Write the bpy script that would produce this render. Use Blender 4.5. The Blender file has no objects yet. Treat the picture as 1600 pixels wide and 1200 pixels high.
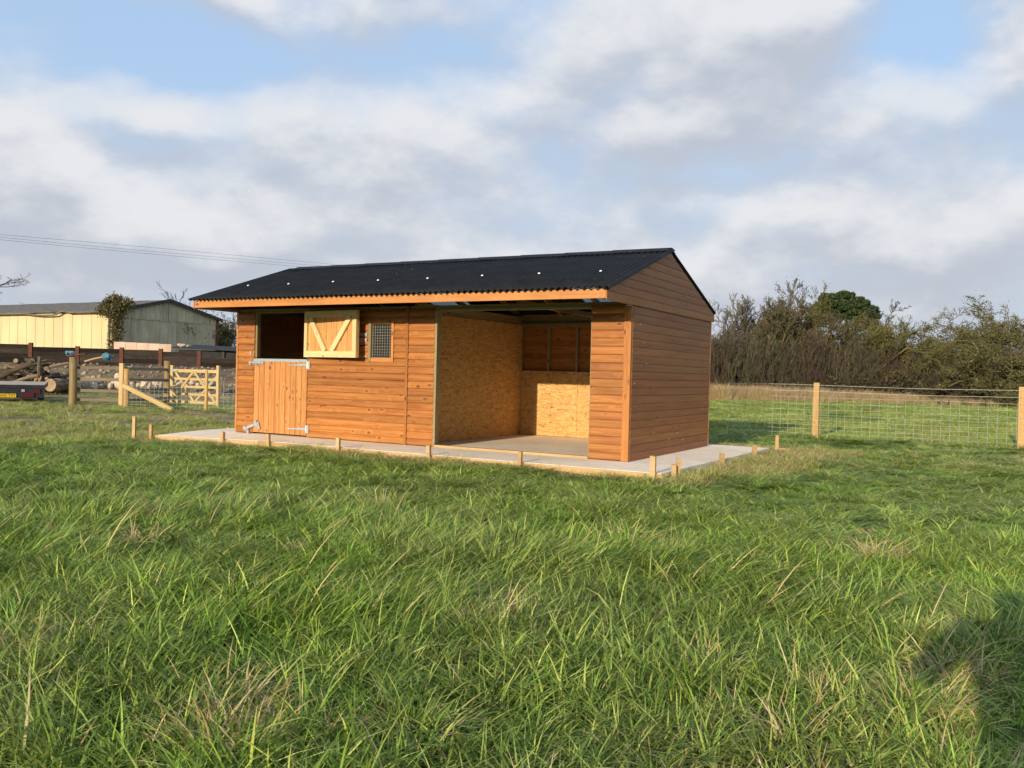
import bpy, math, random
import numpy as np
from mathutils import Vector, Matrix
R = math.radians
rng = np.random.default_rng(7)
random.seed(7)
sc = bpy.context.scene
col = sc.collection

# ------------------------------------------------------------------ camera
CAM = np.array([4.354, -10.838, 1.142])
CR = np.array([0.8691, 0.4945, 0.0244]); CF = np.array([-0.4946, 0.8691, -0.0119]); CU = np.cross(CR, CF)
CR /= np.linalg.norm(CR); CF /= np.linalg.norm(CF); CU = np.cross(CR, CF); CU /= np.linalg.norm(CU); CR = np.cross(CF, CU)
FPX = 1351.3
cd = bpy.data.cameras.new('camera'); cam = bpy.data.objects.new('camera', cd); col.objects.link(cam)
cam.matrix_world = Matrix(((CR[0], CU[0], -CF[0], CAM[0]), (CR[1], CU[1], -CF[1], CAM[1]), (CR[2], CU[2], -CF[2], CAM[2]), (0, 0, 0, 1)))
cd.sensor_width = 36; cd.lens = FPX / 1600 * 36; cd.clip_start = 0.05; cd.clip_end = 5000
sc.camera = cam

# ------------------------------------------------------------------ node helper
def nd(nt, typ, inp=None, out=0, **props):
    n = nt.nodes.new(typ)
    for k, v in props.items(): setattr(n, k, v)
    for k, v in (inp or {}).items():
        s = n.inputs[k]
        if isinstance(v, bpy.types.NodeSocket): nt.links.new(v, s)
        elif v is not None: s.default_value = v
    return n.outputs[out]
def mth(nt, op, a, b=None, c=None, clamp=False):
    i = {0: a}
    if b is not None: i[1] = b
    if c is not None: i[2] = c
    return nd(nt, 'ShaderNodeMath', i, operation=op, use_clamp=clamp)
def vmth(nt, op, a, b=None):
    i = {0: a}
    if b is not None: i[1] = b
    return nd(nt, 'ShaderNodeVectorMath', i, operation=op)
def mix(nt, f, a, b, blend='MIX'):
    n = nt.nodes.new('ShaderNodeMix'); n.data_type = 'RGBA'; n.blend_type = blend
    for k, v in ((0, f), (6, a), (7, b)):
        s = n.inputs[k]
        if isinstance(v, bpy.types.NodeSocket): nt.links.new(v, s)
        else: s.default_value = v if k == 0 else (*v[:3], 1)
    return n.outputs[2]
def ramp(nt, f, a, b, interp='SMOOTHSTEP', lo=0., hi=1.):
    return nd(nt, 'ShaderNodeMapRange', {0: f, 1: a, 2: b, 3: lo, 4: hi}, interpolation_type=interp)

# ------------------------------------------------------------------ world: Nishita sky with broken soft cloud
SUN_EL = math.atan(0.262); HEAD = np.array([-0.03, 1.0]); HEAD /= np.linalg.norm(HEAD)
SKY_STRENGTH = 0.1
w = bpy.data.worlds.new('World'); sc.world = w; w.use_nodes = True
nt = w.node_tree; nt.nodes.clear()
# node group: cloud cover for an azimuth / elevation offset
g = bpy.data.node_groups.new('cloud_cover', 'ShaderNodeTree')
g.interface.new_socket('lift', in_out='INPUT', socket_type='NodeSocketFloat')
g.interface.new_socket('cover', in_out='OUTPUT', socket_type='NodeSocketFloat')
gi = g.nodes.new('NodeGroupInput'); go = g.nodes.new('NodeGroupOutput')
gen = nd(g, 'ShaderNodeTexCoord', out=0)
sep = g.nodes.new('ShaderNodeSeparateXYZ'); g.links.new(gen, sep.inputs[0])
F0 = np.array([-0.4946, 0.8691]); F0 /= np.linalg.norm(F0); R0 = np.array([F0[1], -F0[0]])
df = nd(g, 'ShaderNodeVectorMath', {0: gen, 1: (F0[0], F0[1], 0)}, out=1, operation='DOT_PRODUCT')
dr = nd(g, 'ShaderNodeVectorMath', {0: gen, 1: (R0[0], R0[1], 0)}, out=1, operation='DOT_PRODUCT')
vz = mth(g, 'ADD', sep.outputs[2], gi.outputs[0])
ae = nd(g, 'ShaderNodeCombineXYZ', {0: mth(g, 'ARCTAN2', dr, df), 1: vz, 2: 0.})
cv = nd(g, 'ShaderNodeCombineXYZ', {0: sep.outputs[0], 1: sep.outputs[1], 2: mth(g, 'MULTIPLY', vz, 1.75)})
noi = nd(g, 'ShaderNodeTexNoise', {'Vector': cv, 'Scale': 5.0, 'Detail': 5.0, 'Roughness': 0.52}, out=1)
nsep = g.nodes.new('ShaderNodeSeparateXYZ'); g.links.new(noi, nsep.inputs[0])
ae = nd(g, 'ShaderNodeVectorMath', {0: noi, 1: (0.26, 0.10, 0.), 2: nd(g, 'ShaderNodeVectorMath', {0: ae, 1: (-.13, -.05, 0)}, operation='ADD')}, operation='MULTIPLY_ADD')
tot = nsep.outputs[2]
CLOUDS = [(1150, 55, 230, 90, .26), (1370, 195, 330, 60, .24), (1600, 80, 110, 60, .2), (640, 20, 300, 60, .16), (1330, 340, 430, 75, .22),
          (20, 200, 130, 180, .24), (210, 150, 110, 45, .16), (560, 225, 380, 70, .16), (330, 330, 520, 70, .18), (800, 440, 1700, 80, .22),
          (270, 65, 210, 60, -.30), (740, 345, 80, 40, -.10), (760, 300, 330, 80, .15), (1490, 50, 110, 70, -.26), (960, 150, 190, 90, .16), (760, 200, 160, 60, .12), (1130, 290, 200, 25, -.10)]
for (x, y, sx_, sy_, wt) in CLOUDS:
    a = math.atan((x - 800) / FPX); e = math.sin(math.atan((584 + .0244 * (x - 800) - y) / FPX * math.cos(a)))
    kx, ky = FPX / (sx_ * 1.45), FPX / (sy_ * 1.45)
    u = nd(g, 'ShaderNodeVectorMath', {0: ae, 1: (kx, ky, 0), 2: (-a * kx, -e * ky, 0)}, operation='MULTIPLY_ADD')
    l_ = nd(g, 'ShaderNodeVectorMath', {0: u}, out=1, operation='LENGTH')
    tot = mth(g, 'ADD', tot, ramp(g, l_, 0., 1., lo=wt, hi=0.))
g.links.new(tot, go.inputs[0])
def cover(l):
    n = nt.nodes.new('ShaderNodeGroup'); n.node_tree = g; n.inputs[0].default_value = l; return n.outputs[0]
c0 = cover(0.0); c1 = cover(0.035)
sky = nt.nodes.new('ShaderNodeTexSky'); sky.sky_type = 'NISHITA'; sky.sun_disc = False
sky.sun_elevation = SUN_EL; sky.sun_rotation = math.atan2(-HEAD[0], -HEAD[1])
sky.air_density = 1.0; sky.dust_density = 0.6; sky.ozone_density = 2.2
mask = ramp(nt, c0, 0.34, 0.76)
lit = ramp(nt, mth(nt, 'SUBTRACT', c0, c1), -0.13, 0.19)
K = 1.0 / SKY_STRENGTH
ccol = mix(nt, lit, (0.46 * K, 0.49 * K, 0.555 * K), (0.73 * K, 0.73 * K, 0.745 * K))
wsz = nt.nodes.new('ShaderNodeSeparateXYZ'); nt.links.new(nd(nt, 'ShaderNodeTexCoord', out=0), wsz.inputs[0])
hz = ramp(nt, wsz.outputs[2], 0.0, 0.36, lo=0.95, hi=0.0)
skyc = mix(nt, 0.7, sky.outputs[0], (0.47 * K, 0.66 * K, 0.93 * K))
skyc = mix(nt, hz, skyc, (0.53 * K, 0.60 * K, 0.69 * K))
fin = mix(nt, mth(nt, 'MULTIPLY', mask, 0.92), skyc, ccol)
bg = nt.nodes.new('ShaderNodeBackground'); bg.inputs[1].default_value = SKY_STRENGTH
nt.links.new(fin, bg.inputs[0])
w.cycles.sampling_method = 'MANUAL'; w.cycles.sample_map_resolution = 512
wo = nt.nodes.new('ShaderNodeOutputWorld'); nt.links.new(bg.outputs[0], wo.inputs[0])

# ------------------------------------------------------------------ sun
sl = bpy.data.lights.new('sun', 'SUN'); sl.energy = 5.0; sl.angle = R(0.55); sl.color = (1.0, 0.83, 0.62)
sun = bpy.data.objects.new('sun', sl); col.objects.link(sun)
sd = Vector((HEAD[0] * math.cos(SUN_EL), HEAD[1] * math.cos(SUN_EL), -math.sin(SUN_EL)))
sun.rotation_euler = sd.to_track_quat('-Z', 'Y').to_euler(); sun.location = (4, -40, 14)
sc.view_settings.view_transform = 'Standard'; sc.view_settings.look = 'None'
sc.view_settings.exposure = 0.18; sc.view_settings.gamma = 1.0; sc.view_settings.use_curve_mapping = False
sc.cycles.max_bounces = 5; sc.cycles.diffuse_bounces = 3; sc.cycles.glossy_bounces = 2; sc.cycles.transmission_bounces = 2; sc.cycles.transparent_max_bounces = 4; sc.cycles.use_adaptive_sampling = True; sc.cycles.adaptive_threshold = 0.03; sc.cycles.use_denoising = True
sc.cycles.sample_clamp_indirect = 6.0

# ------------------------------------------------------------------ materials
def new_mat(name):
    m = bpy.data.materials.new(name); m.use_nodes = True; t = m.node_tree; t.nodes.clear()
    o = t.nodes.new('ShaderNodeOutputMaterial'); return m, t, o
def princ(t, o, colr, rough=.6, metal=0., spec=.4, bump=None, bstr=.3, bdist=.01, sub=None):
    b = t.nodes.new('ShaderNodeBsdfPrincipled')
    for k, v in (('Base Color', colr), ('Roughness', rough), ('Metallic', metal), ('Specular IOR Level', spec)):
        s = b.inputs[k]
        if isinstance(v, bpy.types.NodeSocket): t.links.new(v, s)
        else: s.default_value = (*v[:3], 1) if k == 'Base Color' else v
    if bump is not None:
        bn = nd(t, 'ShaderNodeBump', {'Height': bump, 'Strength': bstr, 'Distance': bdist}); t.links.new(bn, b.inputs['Normal'])
    t.links.new(b.outputs[0], o.inputs[0]); return b
def wood(name, base, dark, light, rough=.55, knots=.6, var=.22, spec=.35):
    m, t, o = new_mat(name)
    oc = nd(t, 'ShaderNodeTexCoord', out=3); rnd = nd(t, 'ShaderNodeObjectInfo', out=5)
    off = nd(t, 'ShaderNodeCombineXYZ', {0: mth(t, 'MULTIPLY', rnd, 37.0), 1: mth(t, 'MULTIPLY', rnd, 91.0), 2: mth(t, 'MULTIPLY', rnd, 53.0)})
    p = vmth(t, 'ADD', oc, off)
    kv = nd(t, 'ShaderNodeTexVoronoi', {'Vector': vmth(t, 'MULTIPLY', p, (5.0, 8.0, 8.0)), 'Scale': 1.0, 'Randomness': 1.0}, out=0)
    kc = nd(t, 'ShaderNodeTexVoronoi', {'Vector': vmth(t, 'MULTIPLY', p, (5.0, 8.0, 8.0)), 'Scale': 1.0, 'Randomness': 1.0}, out=1)
    ks = t.nodes.new('ShaderNodeSeparateColor'); t.links.new(kc, ks.inputs[0])
    on = mth(t, 'LESS_THAN', ks.outputs[0], knots)
    near = mth(t, 'MULTIPLY', ramp(t, kv, 0.55, 0.05), on)
    psep = t.nodes.new('ShaderNodeSeparateXYZ'); t.links.new(p, psep.inputs[0])
    gx = mth(t, 'ADD', mth(t, 'MULTIPLY', psep.outputs[0], 1.3), mth(t, 'MULTIPLY', near, 2.2))
    gv = nd(t, 'ShaderNodeCombineXYZ', {0: gx, 1: mth(t, 'MULTIPLY', psep.outputs[1], 26.0), 2: mth(t, 'MULTIPLY', psep.outputs[2], 26.0)})
    gr = nd(t, 'ShaderNodeTexNoise', {'Vector': gv, 'Scale': 1.0, 'Detail': 4.0, 'Roughness': .6, 'Distortion': .4})
    fineg = nd(t, 'ShaderNodeTexNoise', {'Vector': vmth(t, 'MULTIPLY', p, (4, 160, 160)), 'Scale': 1.0, 'Detail': 2.0})
    blot = nd(t, 'ShaderNodeTexNoise', {'Vector': vmth(t, 'MULTIPLY', p, (1.7, 6, 6)), 'Scale': 1.0, 'Detail': 3.0})
    c = mix(t, ramp(t, gr, .32, .68), dark, light)
    c = mix(t, .48, c, base)
    c = mix(t, mth(t, 'MULTIPLY', ramp(t, blot, .35, .75), .35), c, light)
    c = mix(t, mth(t, 'MULTIPLY', mth(t, 'MULTIPLY', ramp(t, kv, .5, .25), on), .22), c, light)
    kd = tuple(x * .35 for x in dark)
    c = mix(t, mth(t, 'MULTIPLY', mth(t, 'MULTIPLY', ramp(t, mth(t, 'ADD', kv, mth(t, 'MULTIPLY', mth(t, 'SUBTRACT', gr, .5), .35)), .24, .06), on), .75), c, kd)
    v = nd(t, 'ShaderNodeHueSaturation', {'Color': c, 'Hue': ramp(t, rnd, 0, 1, 'LINEAR', .4965, .5035), 'Value': ramp(t, mth(t, 'FRACT', mth(t, 'MULTIPLY', rnd, 7.31)), 0, 1, 'LINEAR', 1 - var, 1 + var), 'Saturation': 1.0})
    h = mth(t, 'ADD', mth(t, 'MULTIPLY', gr, .6), mth(t, 'MULTIPLY', fineg, .4))
    princ(t, o, v, rough, 0, spec, h, .25, .004)
    return m
def noisy(name, a, b, scale=6., rough=.7, metal=0., spec=.3, bstr=.3, bdist=.02, detail=6., stretch=(1, 1, 1), c=None, c_at=(.62, .72), c_scale=2., var=0., cont=False):
    m, t, o = new_mat(name)
    p = vmth(t, 'MULTIPLY', nd(t, 'ShaderNodeTexCoord', out=3), stretch)
    rnd = nd(t, 'ShaderNodeObjectInfo', out=5)
    if not cont: p = vmth(t, 'ADD', p, nd(t, 'ShaderNodeCombineXYZ', {0: mth(t, 'MULTIPLY', rnd, 31.), 1: mth(t, 'MULTIPLY', rnd, 17.), 2: 0.}))
    n = nd(t, 'ShaderNodeTexNoise', {'Vector': p, 'Scale': scale, 'Detail': detail, 'Roughness': .62})
    cc = mix(t, ramp(t, n, .3, .7), a, b)
    if c is not None:
        n2 = nd(t, 'ShaderNodeTexNoise', {'Vector': p, 'Scale': c_scale, 'Detail': 5., 'Roughness': .65})
        cc = mix(t, ramp(t, n2, *c_at), cc, c)
    if var: cc = nd(t, 'ShaderNodeHueSaturation', {'Color': cc, 'Value': ramp(t, rnd, 0, 1, 'LINEAR', 1 - var, 1 + var), 'Saturation': 1.0})
    princ(t, o, cc, rough, metal, spec, n, bstr, bdist)
    return m
M = {}
M['stain'] = wood('stained_softwood', (.325, .116, .022), (.18, .053, .010), (.44, .183, .044), var=.18)
M['stain_gable_shaded'] = wood('stained_softwood_gable_shaded', (.300, .106, .023), (.20, .062, .012), (.36, .142, .036), knots=.5, var=.12)  # same stain, colour darkened to deepen the shade on the gable side
M['fascia'] = wood('stained_fascia', (.45, .185, .048), (.32, .11, .024), (.53, .245, .078), var=.05)
M['doorwood'] = wood('stained_door_board', (.45, .185, .052), (.28, .095, .022), (.57, .275, .095), var=.14)
M['hatch'] = wood('pale_hatch_board', (.54, .27, .085), (.40, .165, .045), (.66, .38, .14), var=.1)
M['pale'] = wood('bare_pine', (.68, .50, .24), (.56, .37, .15), (.76, .60, .34), knots=.35, var=.06)
M['peg'] = wood('sawn_peg_timber', (0.464, 0.304, 0.133), (0.352, 0.205, 0.077), (0.544, 0.380, 0.189), knots=.4, var=.16)
M['treated'] = wood('treated_timber', (.245, .185, .085), (.17, .125, .055), (.31, .245, .125), knots=.4, var=.12)
M['post'] = wood('fence_post_timber', (0.432, 0.254, 0.076), (0.304, 0.164, 0.043), (0.515, 0.328, 0.112), knots=.4, var=.1)
M['roundpost'] = wood('round_post_timber', (0.224, 0.155, 0.060), (0.150, 0.099, 0.036), (0.286, 0.205, 0.090), knots=.4, var=.12)
M['rail'] = wood('weathered_rail', (.17, .125, .07), (.11, .08, .045), (.23, .175, .1), var=.15)
M['gate'] = wood('new_gate_timber', (0.487, 0.344, 0.137), (0.386, 0.248, 0.086), (0.554, 0.408, 0.194), knots=.3, var=.08)
M['log'] = noisy('log_bark', (.05, .035, .024), (.20, .145, .09), 4., .9, bstr=.6, bdist=.03, stretch=(.6, 6, 6), var=.55)
M['logpale'] = noisy('split_log_wood', (.19, .135, .075), (.36, .27, .16), 4., .85, bstr=.6, bdist=.03, stretch=(.6, 6, 6), var=.3)
M['logdark'] = noisy('dark_bark', (.022, .017, .013), (.085, .062, .045), 4., .9, bstr=.6, bdist=.03, stretch=(.6, 6, 6), var=.5)  # darker bark tone given to part of the heap
M['logend'] = noisy('sawn_log_end', (.19, .135, .075), (.30, .225, .135), 6., .85, var=.3)
M['stone'] = noisy('field_stone', (.36, .275, .20), (.60, .49, .38), 3., .9, bstr=.6, bdist=.04, var=.25)
M['rubble'] = noisy('rubble_stone', (.13, .10, .07), (.34, .27, .2), .6, .95, bstr=.4, detail=3.)
M['soil'] = noisy('bank_soil', (.075, .055, .036), (.19, .145, .095), 1.6, .95, bstr=.8, bdist=.12, detail=10., c=(.09, .1, .035), c_at=(.55, .7), c_scale=.7)
M['galv'] = noisy('galvanised_steel', (.40, .43, .43), (.56, .59, .58), 25., .45, .6, .5, .05)
M['wire'] = noisy('galvanised_wire', (.42, .46, .40), (.60, .64, .56), 25., .5, .4, .5, .0)
M['sleeper'] = wood('tarred_sleeper', (.026, .020, .016), (.011, .008, .007), (.055, .043, .034), var=.6, spec=.08, rough=.85)
M['rust'] = noisy('rusted_steel', (.06, .022, .015), (.14, .05, .03), 12., .85, var=.2)
M['yellow'] = noisy('yellow_cladding', (.56, .46, .25), (.64, .535, .31), .8, .7, bstr=.1, stretch=(1, 1, .25), c=(.50, .43, .26), c_at=(.45, .75), c_scale=.5, cont=True)
M['fibre'] = noisy('fibre_cement_sheet', (.40, .36, .235), (.56, .51, .36), 2., .85, bstr=.2, stretch=(2., 2., .35), c=(.24, .21, .13), c_at=(.6, .8), c_scale=1.4, var=.12)
M['barnroof'] = noisy('old_roof_sheet', (.10, .095, .09), (.19, .18, .165), 2.5, .85, c=(.13, .12, .06), c_at=(.55, .75))
M['darktrim'] = noisy('dark_trim', (.035, .032, .032), (.07, .062, .058), 6., .8)
M['pinkpanel'] = noisy('pale_board_panel', (.48, .33, .235), (.58, .43, .32), 1.5, .75, var=.06)
M['blackshed'] = noisy('black_sheet', (.008, .009, .012), (.02, .02, .024), 4., .7)
M['blue'] = noisy('blue_tarpaulin', (.035, .12, .17), (.10, .26, .34), 6., .5, bstr=.5)
M['white'] = noisy('white_plastic', (.75, .75, .73), (.85, .85, .83), 8., .4)
M['tan_bark'] = noisy('tree_bark', (.10, .085, .06), (.22, .185, .135), 8., .9, bstr=.5)
def plain(name, c, rough=.6, metal=0., spec=.3):
    m, t, o = new_mat(name); princ(t, o, c, rough, metal, spec); return m
M['trailer'] = noisy('trailer_paint', (.012, .013, .018), (.03, .03, .036), 8., .5)
M['deck'] = noisy('trailer_deck', (.34, .28, .20), (.46, .39, .29), 6., .7)
M['redlens'] = plain('red_lamp_lens', (.075, .008, .010), .3, 0, .5)
M['clearlens'] = plain('clear_lamp_lens', (.30, .31, .31), .25, 0, .5)
M['plate'] = plain('yellow_number_plate', (.58, .40, .015), .5)
M['ink'] = plain('plate_lettering', (.02, .02, .02), .5)
M['tyre'] = plain('tyre_rubber', (.02, .02, .02), .8)
M['skin'] = plain('skin', (.55, .36, .27), .5)
M['coat'] = noisy('dark_coat_cloth', (.03, .035, .05), (.06, .065, .08), 20., .9)
M['cable'] = plain('overhead_cable', (.10, .11, .13), .6)

# corrugated bitumen roof: near-black with chalky scuffs on some sheets
m, t, o = new_mat('black_bitumen_sheet')
p = nd(t, 'ShaderNodeTexCoord', out=3); rnd = nd(t, 'ShaderNodeObjectInfo', out=5)
pp = vmth(t, 'ADD', p, nd(t, 'ShaderNodeCombineXYZ', {0: mth(t, 'MULTIPLY', rnd, 40.), 1: mth(t, 'MULTIPLY', rnd, 23.), 2: 0.}))
n1 = nd(t, 'ShaderNodeTexNoise', {'Vector': pp, 'Scale': 3., 'Detail': 6., 'Roughness': .65})
c = mix(t, ramp(t, n1, .3, .7), (.006, .007, .009), (.013, .0145, .018))
sc1 = nd(t, 'ShaderNodeTexNoise', {'Vector': vmth(t, 'MULTIPLY', pp, (9., 3., 3.)), 'Scale': 3.2, 'Detail': 5., 'Roughness': .7})
sc2 = nd(t, 'ShaderNodeTexNoise', {'Vector': pp, 'Scale': 1.1, 'Detail': 1.})
scuff = mth(t, 'MULTIPLY', ramp(t, sc1, .63, .70), ramp(t, sc2, .56, .64))
c = mix(t, mth(t, 'MULTIPLY', scuff, .6), c, (.30, .30, .29))
princ(t, o, c, .7, 0, .2, nd(t, 'ShaderNodeTexNoise', {'Vector': pp, 'Scale': 120., 'Detail': 2.}), .15, .003)
M['roof'] = m

# clear corrugated plastic for the rooflights
m, t, o = new_mat('clear_corrugated_plastic')
g_ = t.nodes.new('ShaderNodeBsdfTransparent'); g_.inputs[0].default_value = (.40, .45, .50, 1); d_ = t.nodes.new('ShaderNodeBsdfTranslucent'); d_.inputs[0].default_value = (.5, .54, .58, 1)
x_ = t.nodes.new('ShaderNodeMixShader'); x_.inputs[0].default_value = .45; t.links.new(g_.outputs[0], x_.inputs[1]); t.links.new(d_.outputs[0], x_.inputs[2]); t.links.new(x_.outputs[0], o.inputs[0])
M['clear'] = m
# OSB board: strands in several directions
m, t, o = new_mat('osb_board')
p = nd(t, 'ShaderNodeTexCoord', out=3); rnd = nd(t, 'ShaderNodeObjectInfo', out=5)
wv = nd(t, 'ShaderNodeTexNoise', {'Vector': p, 'Scale': 9., 'Detail': 3.}, out=1)
pw = vmth(t, 'ADD', p, vmth(t, 'MULTIPLY', wv, (.05, .05, .05)))
layers = []
for k, (ang, s) in enumerate(((20, 1.), (75, 1.15), (-35, .9), (120, 1.1))):
    mp = nd(t, 'ShaderNodeMapping', {'Vector': pw, 'Rotation': (0, 0, R(ang)), 'Location': (k * 3.1, k * 1.7, 0), 'Scale': (9 * s, 42 * s, 1)})
    layers.append(nd(t, 'ShaderNodeTexVoronoi', {'Vector': mp, 'Scale': 1., 'Randomness': 1.}, out=1))
pick = nd(t, 'ShaderNodeTexNoise', {'Vector': p, 'Scale': 13., 'Detail': 3., 'Roughness': .7})
def chan(s):
    q = t.nodes.new('ShaderNodeSeparateColor'); t.links.new(s, q.inputs[0]); return q.outputs[0]
v = chan(layers[0])
for k, l in enumerate(layers[1:]):
    f = mth(t, 'GREATER_THAN', pick, .42 + .075 * k)
    v = mth(t, 'ADD', mth(t, 'MULTIPLY', v, mth(t, 'SUBTRACT', 1., f)), mth(t, 'MULTIPLY', chan(l), f))
c = mix(t, v, (.40, .205, .058), (.68, .42, .15))
c = mix(t, ramp(t, v, .045, .015), c, (.2, .09, .03))
princ(t, o, c, .6, 0, .3, v, .2, .003)
M['osb'] = m

# concrete
m, t, o = new_mat('fresh_concrete')
p = nd(t, 'ShaderNodeTexCoord', out=3)
a = nd(t, 'ShaderNodeTexNoise', {'Vector': p, 'Scale': 1.3, 'Detail': 8., 'Roughness': .62})
b = nd(t, 'ShaderNodeTexNoise', {'Vector': vmth(t, 'MULTIPLY', p, (1, 7, 1)), 'Scale': 2.6, 'Detail': 5.})
s = nd(t, 'ShaderNodeTexNoise', {'Vector': vmth(t, 'MULTIPLY', p, (2.0, 5, 1)), 'Scale': 3.2, 'Detail': 3., 'Roughness': .7})
c = mix(t, ramp(t, a, .3, .7), (.76, .655, .50), (.90, .80, .645))
c = mix(t, mth(t, 'MULTIPLY', ramp(t, b, .4, .7), .4), c, (.82, .72, .57))
c = mix(t, mth(t, 'MULTIPLY', ramp(t, s, .60, .72), .65), c, (.34, .28, .21))
c = mix(t, mth(t, 'MULTIPLY', ramp(t, nd(t, 'ShaderNodeTexNoise', {'Vector': p, 'Scale': .9, 'Detail': 9., 'Roughness': .75}), .54, .72), .45), c, (.42, .34, .245))
princ(t, o, c, .8, 0, .25, mth(t, 'ADD', a, mth(t, 'MULTIPLY', b, .6)), .2, .006)
M['concrete'] = m

# leaf/blade material coloured by the mesh's own blade colours
def blade_mat(name, trans=.35, rough=.5, world_var=True, spec=.25):
    m, t, o = new_mat(name)
    at = t.nodes.new('ShaderNodeAttribute'); at.attribute_name = 'col'
    rnd = nd(t, 'ShaderNodeObjectInfo', out=5)
    c = at.outputs[0]
    if world_var:
        gp = nd(t, 'ShaderNodeNewGeometry', out=0)
        n = nd(t, 'ShaderNodeTexNoise', {'Vector': gp, 'Scale': .55, 'Detail': 2., 'Roughness': .6})
        c = nd(t, 'ShaderNodeHueSaturation', {'Color': c, 'Hue': ramp(t, n, .3, .7, 'LINEAR', .488, .508), 'Saturation': ramp(t, n, .3, .7, 'LINEAR', .92, 1.06), 'Value': ramp(t, rnd, 0, 1, 'LINEAR', .82, 1.2)})
    b = t.nodes.new('ShaderNodeBsdfPrincipled'); t.links.new(c, b.inputs['Base Color']); b.inputs['Roughness'].default_value = rough; b.inputs['Specular IOR Level'].default_value = spec
    tr = t.nodes.new('ShaderNodeBsdfTranslucent'); t.links.new(c, tr.inputs[0])
    mx = t.nodes.new('ShaderNodeMixShader'); mx.inputs[0].default_value = trans
    t.links.new(b.outputs[0], mx.inputs[1]); t.links.new(tr.outputs[0], mx.inputs[2]); t.links.new(mx.outputs[0], o.inputs[0])
    return m
M['grass'] = blade_mat('grass_blade', .16, .5, spec=.12)
M['leaf'] = blade_mat('evergreen_leaf', .2, .45, False)
M['twig'] = blade_mat('bare_twig', .0, .85, False, .1)

# ground sheet: turf floor, mud and thatch
m, t, o = new_mat('turf_ground')
p = nd(t, 'ShaderNodeNewGeometry', out=0)
a = nd(t, 'ShaderNodeTexNoise', {'Vector': p, 'Scale': .45, 'Detail': 8., 'Roughness': .65})
b = nd(t, 'ShaderNodeTexNoise', {'Vector': p, 'Scale': 5., 'Detail': 8., 'Roughness': .7})
at = t.nodes.new('ShaderNodeAttribute'); at.attribute_name = 'zone'
zs = t.nodes.new('ShaderNodeSeparateColor'); t.links.new(at.outputs[0], zs.inputs[0])
c = mix(t, ramp(t, a, .3, .7), (.075, .105, .026), (.105, .145, .036))
c = mix(t, ramp(t, b, .52, .76), c, (.14, .125, .055))
c = mix(t, mth(t, 'MULTIPLY', zs.outputs[0], ramp(t, b, .25, .6)), c, (.34, .265, .14))     # dry cut grass
c = mix(t, mth(t, 'MULTIPLY', zs.outputs[1], ramp(t, a, .36, .52)), c, (.25, .185, .11))    # trodden mud
c = mix(t, mth(t, 'MULTIPLY', zs.outputs[2], .85), c, mix(t, ramp(t, a, .3, .7), (.075, .135, .028), (.115, .175, .042)))  # grazed field
princ(t, o, c, .95, 0, .1, b, .6, .04)
M['ground'] = m

# ------------------------------------------------------------------ mesh helpers
class MB:
    def __init__(s): s.v = []; s.f = []; s.n = 0
    def add(s, v, f):
        s.v.append(np.asarray(v, float).reshape(-1, 3)); s.f += [tuple(int(i) + s.n for i in q) for q in f]; s.n += len(s.v[-1]); return s
    def box(s, a, b):
        (x0, y0, z0), (x1, y1, z1) = a, b
        return s.add([(x0, y0, z0), (x1, y0, z0), (x1, y1, z0), (x0, y1, z0), (x0, y0, z1), (x1, y0, z1), (x1, y1, z1), (x0, y1, z1)],
                     [(0, 3, 2, 1), (4, 5, 6, 7), (0, 1, 5, 4), (1, 2, 6, 5), (2, 3, 7, 6), (3, 0, 4, 7)])
    def bar(s, p, q, wd, ht, up=(0, 0, 1)):
        p = np.array(p, float); q = np.array(q, float); d = q - p; L = np.linalg.norm(d); d /= L
        u = np.array(up, float); u -= d * (u @ d); u /= np.linalg.norm(u); sd_ = np.cross(d, u)
        vs = [c + sd_ * a * wd / 2 + u * b * ht / 2 for c in (p, q) for a, b in ((-1, -1), (1, -1), (1, 1), (-1, 1))]
        return s.add(vs, [(0, 1, 2, 3), (7, 6, 5, 4), (0, 4, 5, 1), (1, 5, 6, 2), (2, 6, 7, 3), (3, 7, 4, 0)])
    def tube(s, pts, r, n=8, cap=True):
        pts = np.array(pts, float); r = np.broadcast_to(np.asarray(r, float), (len(pts),))
        vs = []; d = np.gradient(pts, axis=0); ref = np.array([0, 0, 1.]) if abs(d[0] @ [0, 0, 1]) < .9 * np.linalg.norm(d[0]) else np.array([1., 0, 0])
        for p_, dd, rr in zip(pts, d, r):
            dd = dd / np.linalg.norm(dd); u = np.cross(dd, ref); u /= np.linalg.norm(u); v_ = np.cross(dd, u)
            for k in range(n): a = 2 * math.pi * k / n; vs.append(p_ + rr * (u * math.cos(a) + v_ * math.sin(a)))
        fs = [(i * n + k, i * n + (k + 1) % n, (i + 1) * n + (k + 1) % n, (i + 1) * n + k) for i in range(len(pts) - 1) for k in range(n)]
        if cap: fs += [tuple(range(n - 1, -1, -1)), tuple((len(pts) - 1) * n + k for k in range(n))]
        return s.add(vs, fs)
    def mesh(s, name, mat=None, smooth=False):
        me = bpy.data.meshes.new(name); me.from_pydata(np.concatenate(s.v).tolist(), [], s.f); me.update()
        if smooth: me.polygons.foreach_set('use_smooth', [True] * len(me.polygons))
        if mat: me.materials.append(M[mat])
        return me
    def build(s, name, mat, parent=None, smooth=False, loc=(0, 0, 0), rot=(0, 0, 0)):
        return place(name, s.mesh(name, mat, smooth), parent, loc, rot)
def place(name, me, parent=None, loc=(0, 0, 0), rot=(0, 0, 0), scale=(1, 1, 1)):
    o = bpy.data.objects.new(name, me); col.objects.link(o); o.location = loc; o.rotation_euler = rot; o.scale = scale
    if parent: o.parent = parent
    return o
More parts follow.
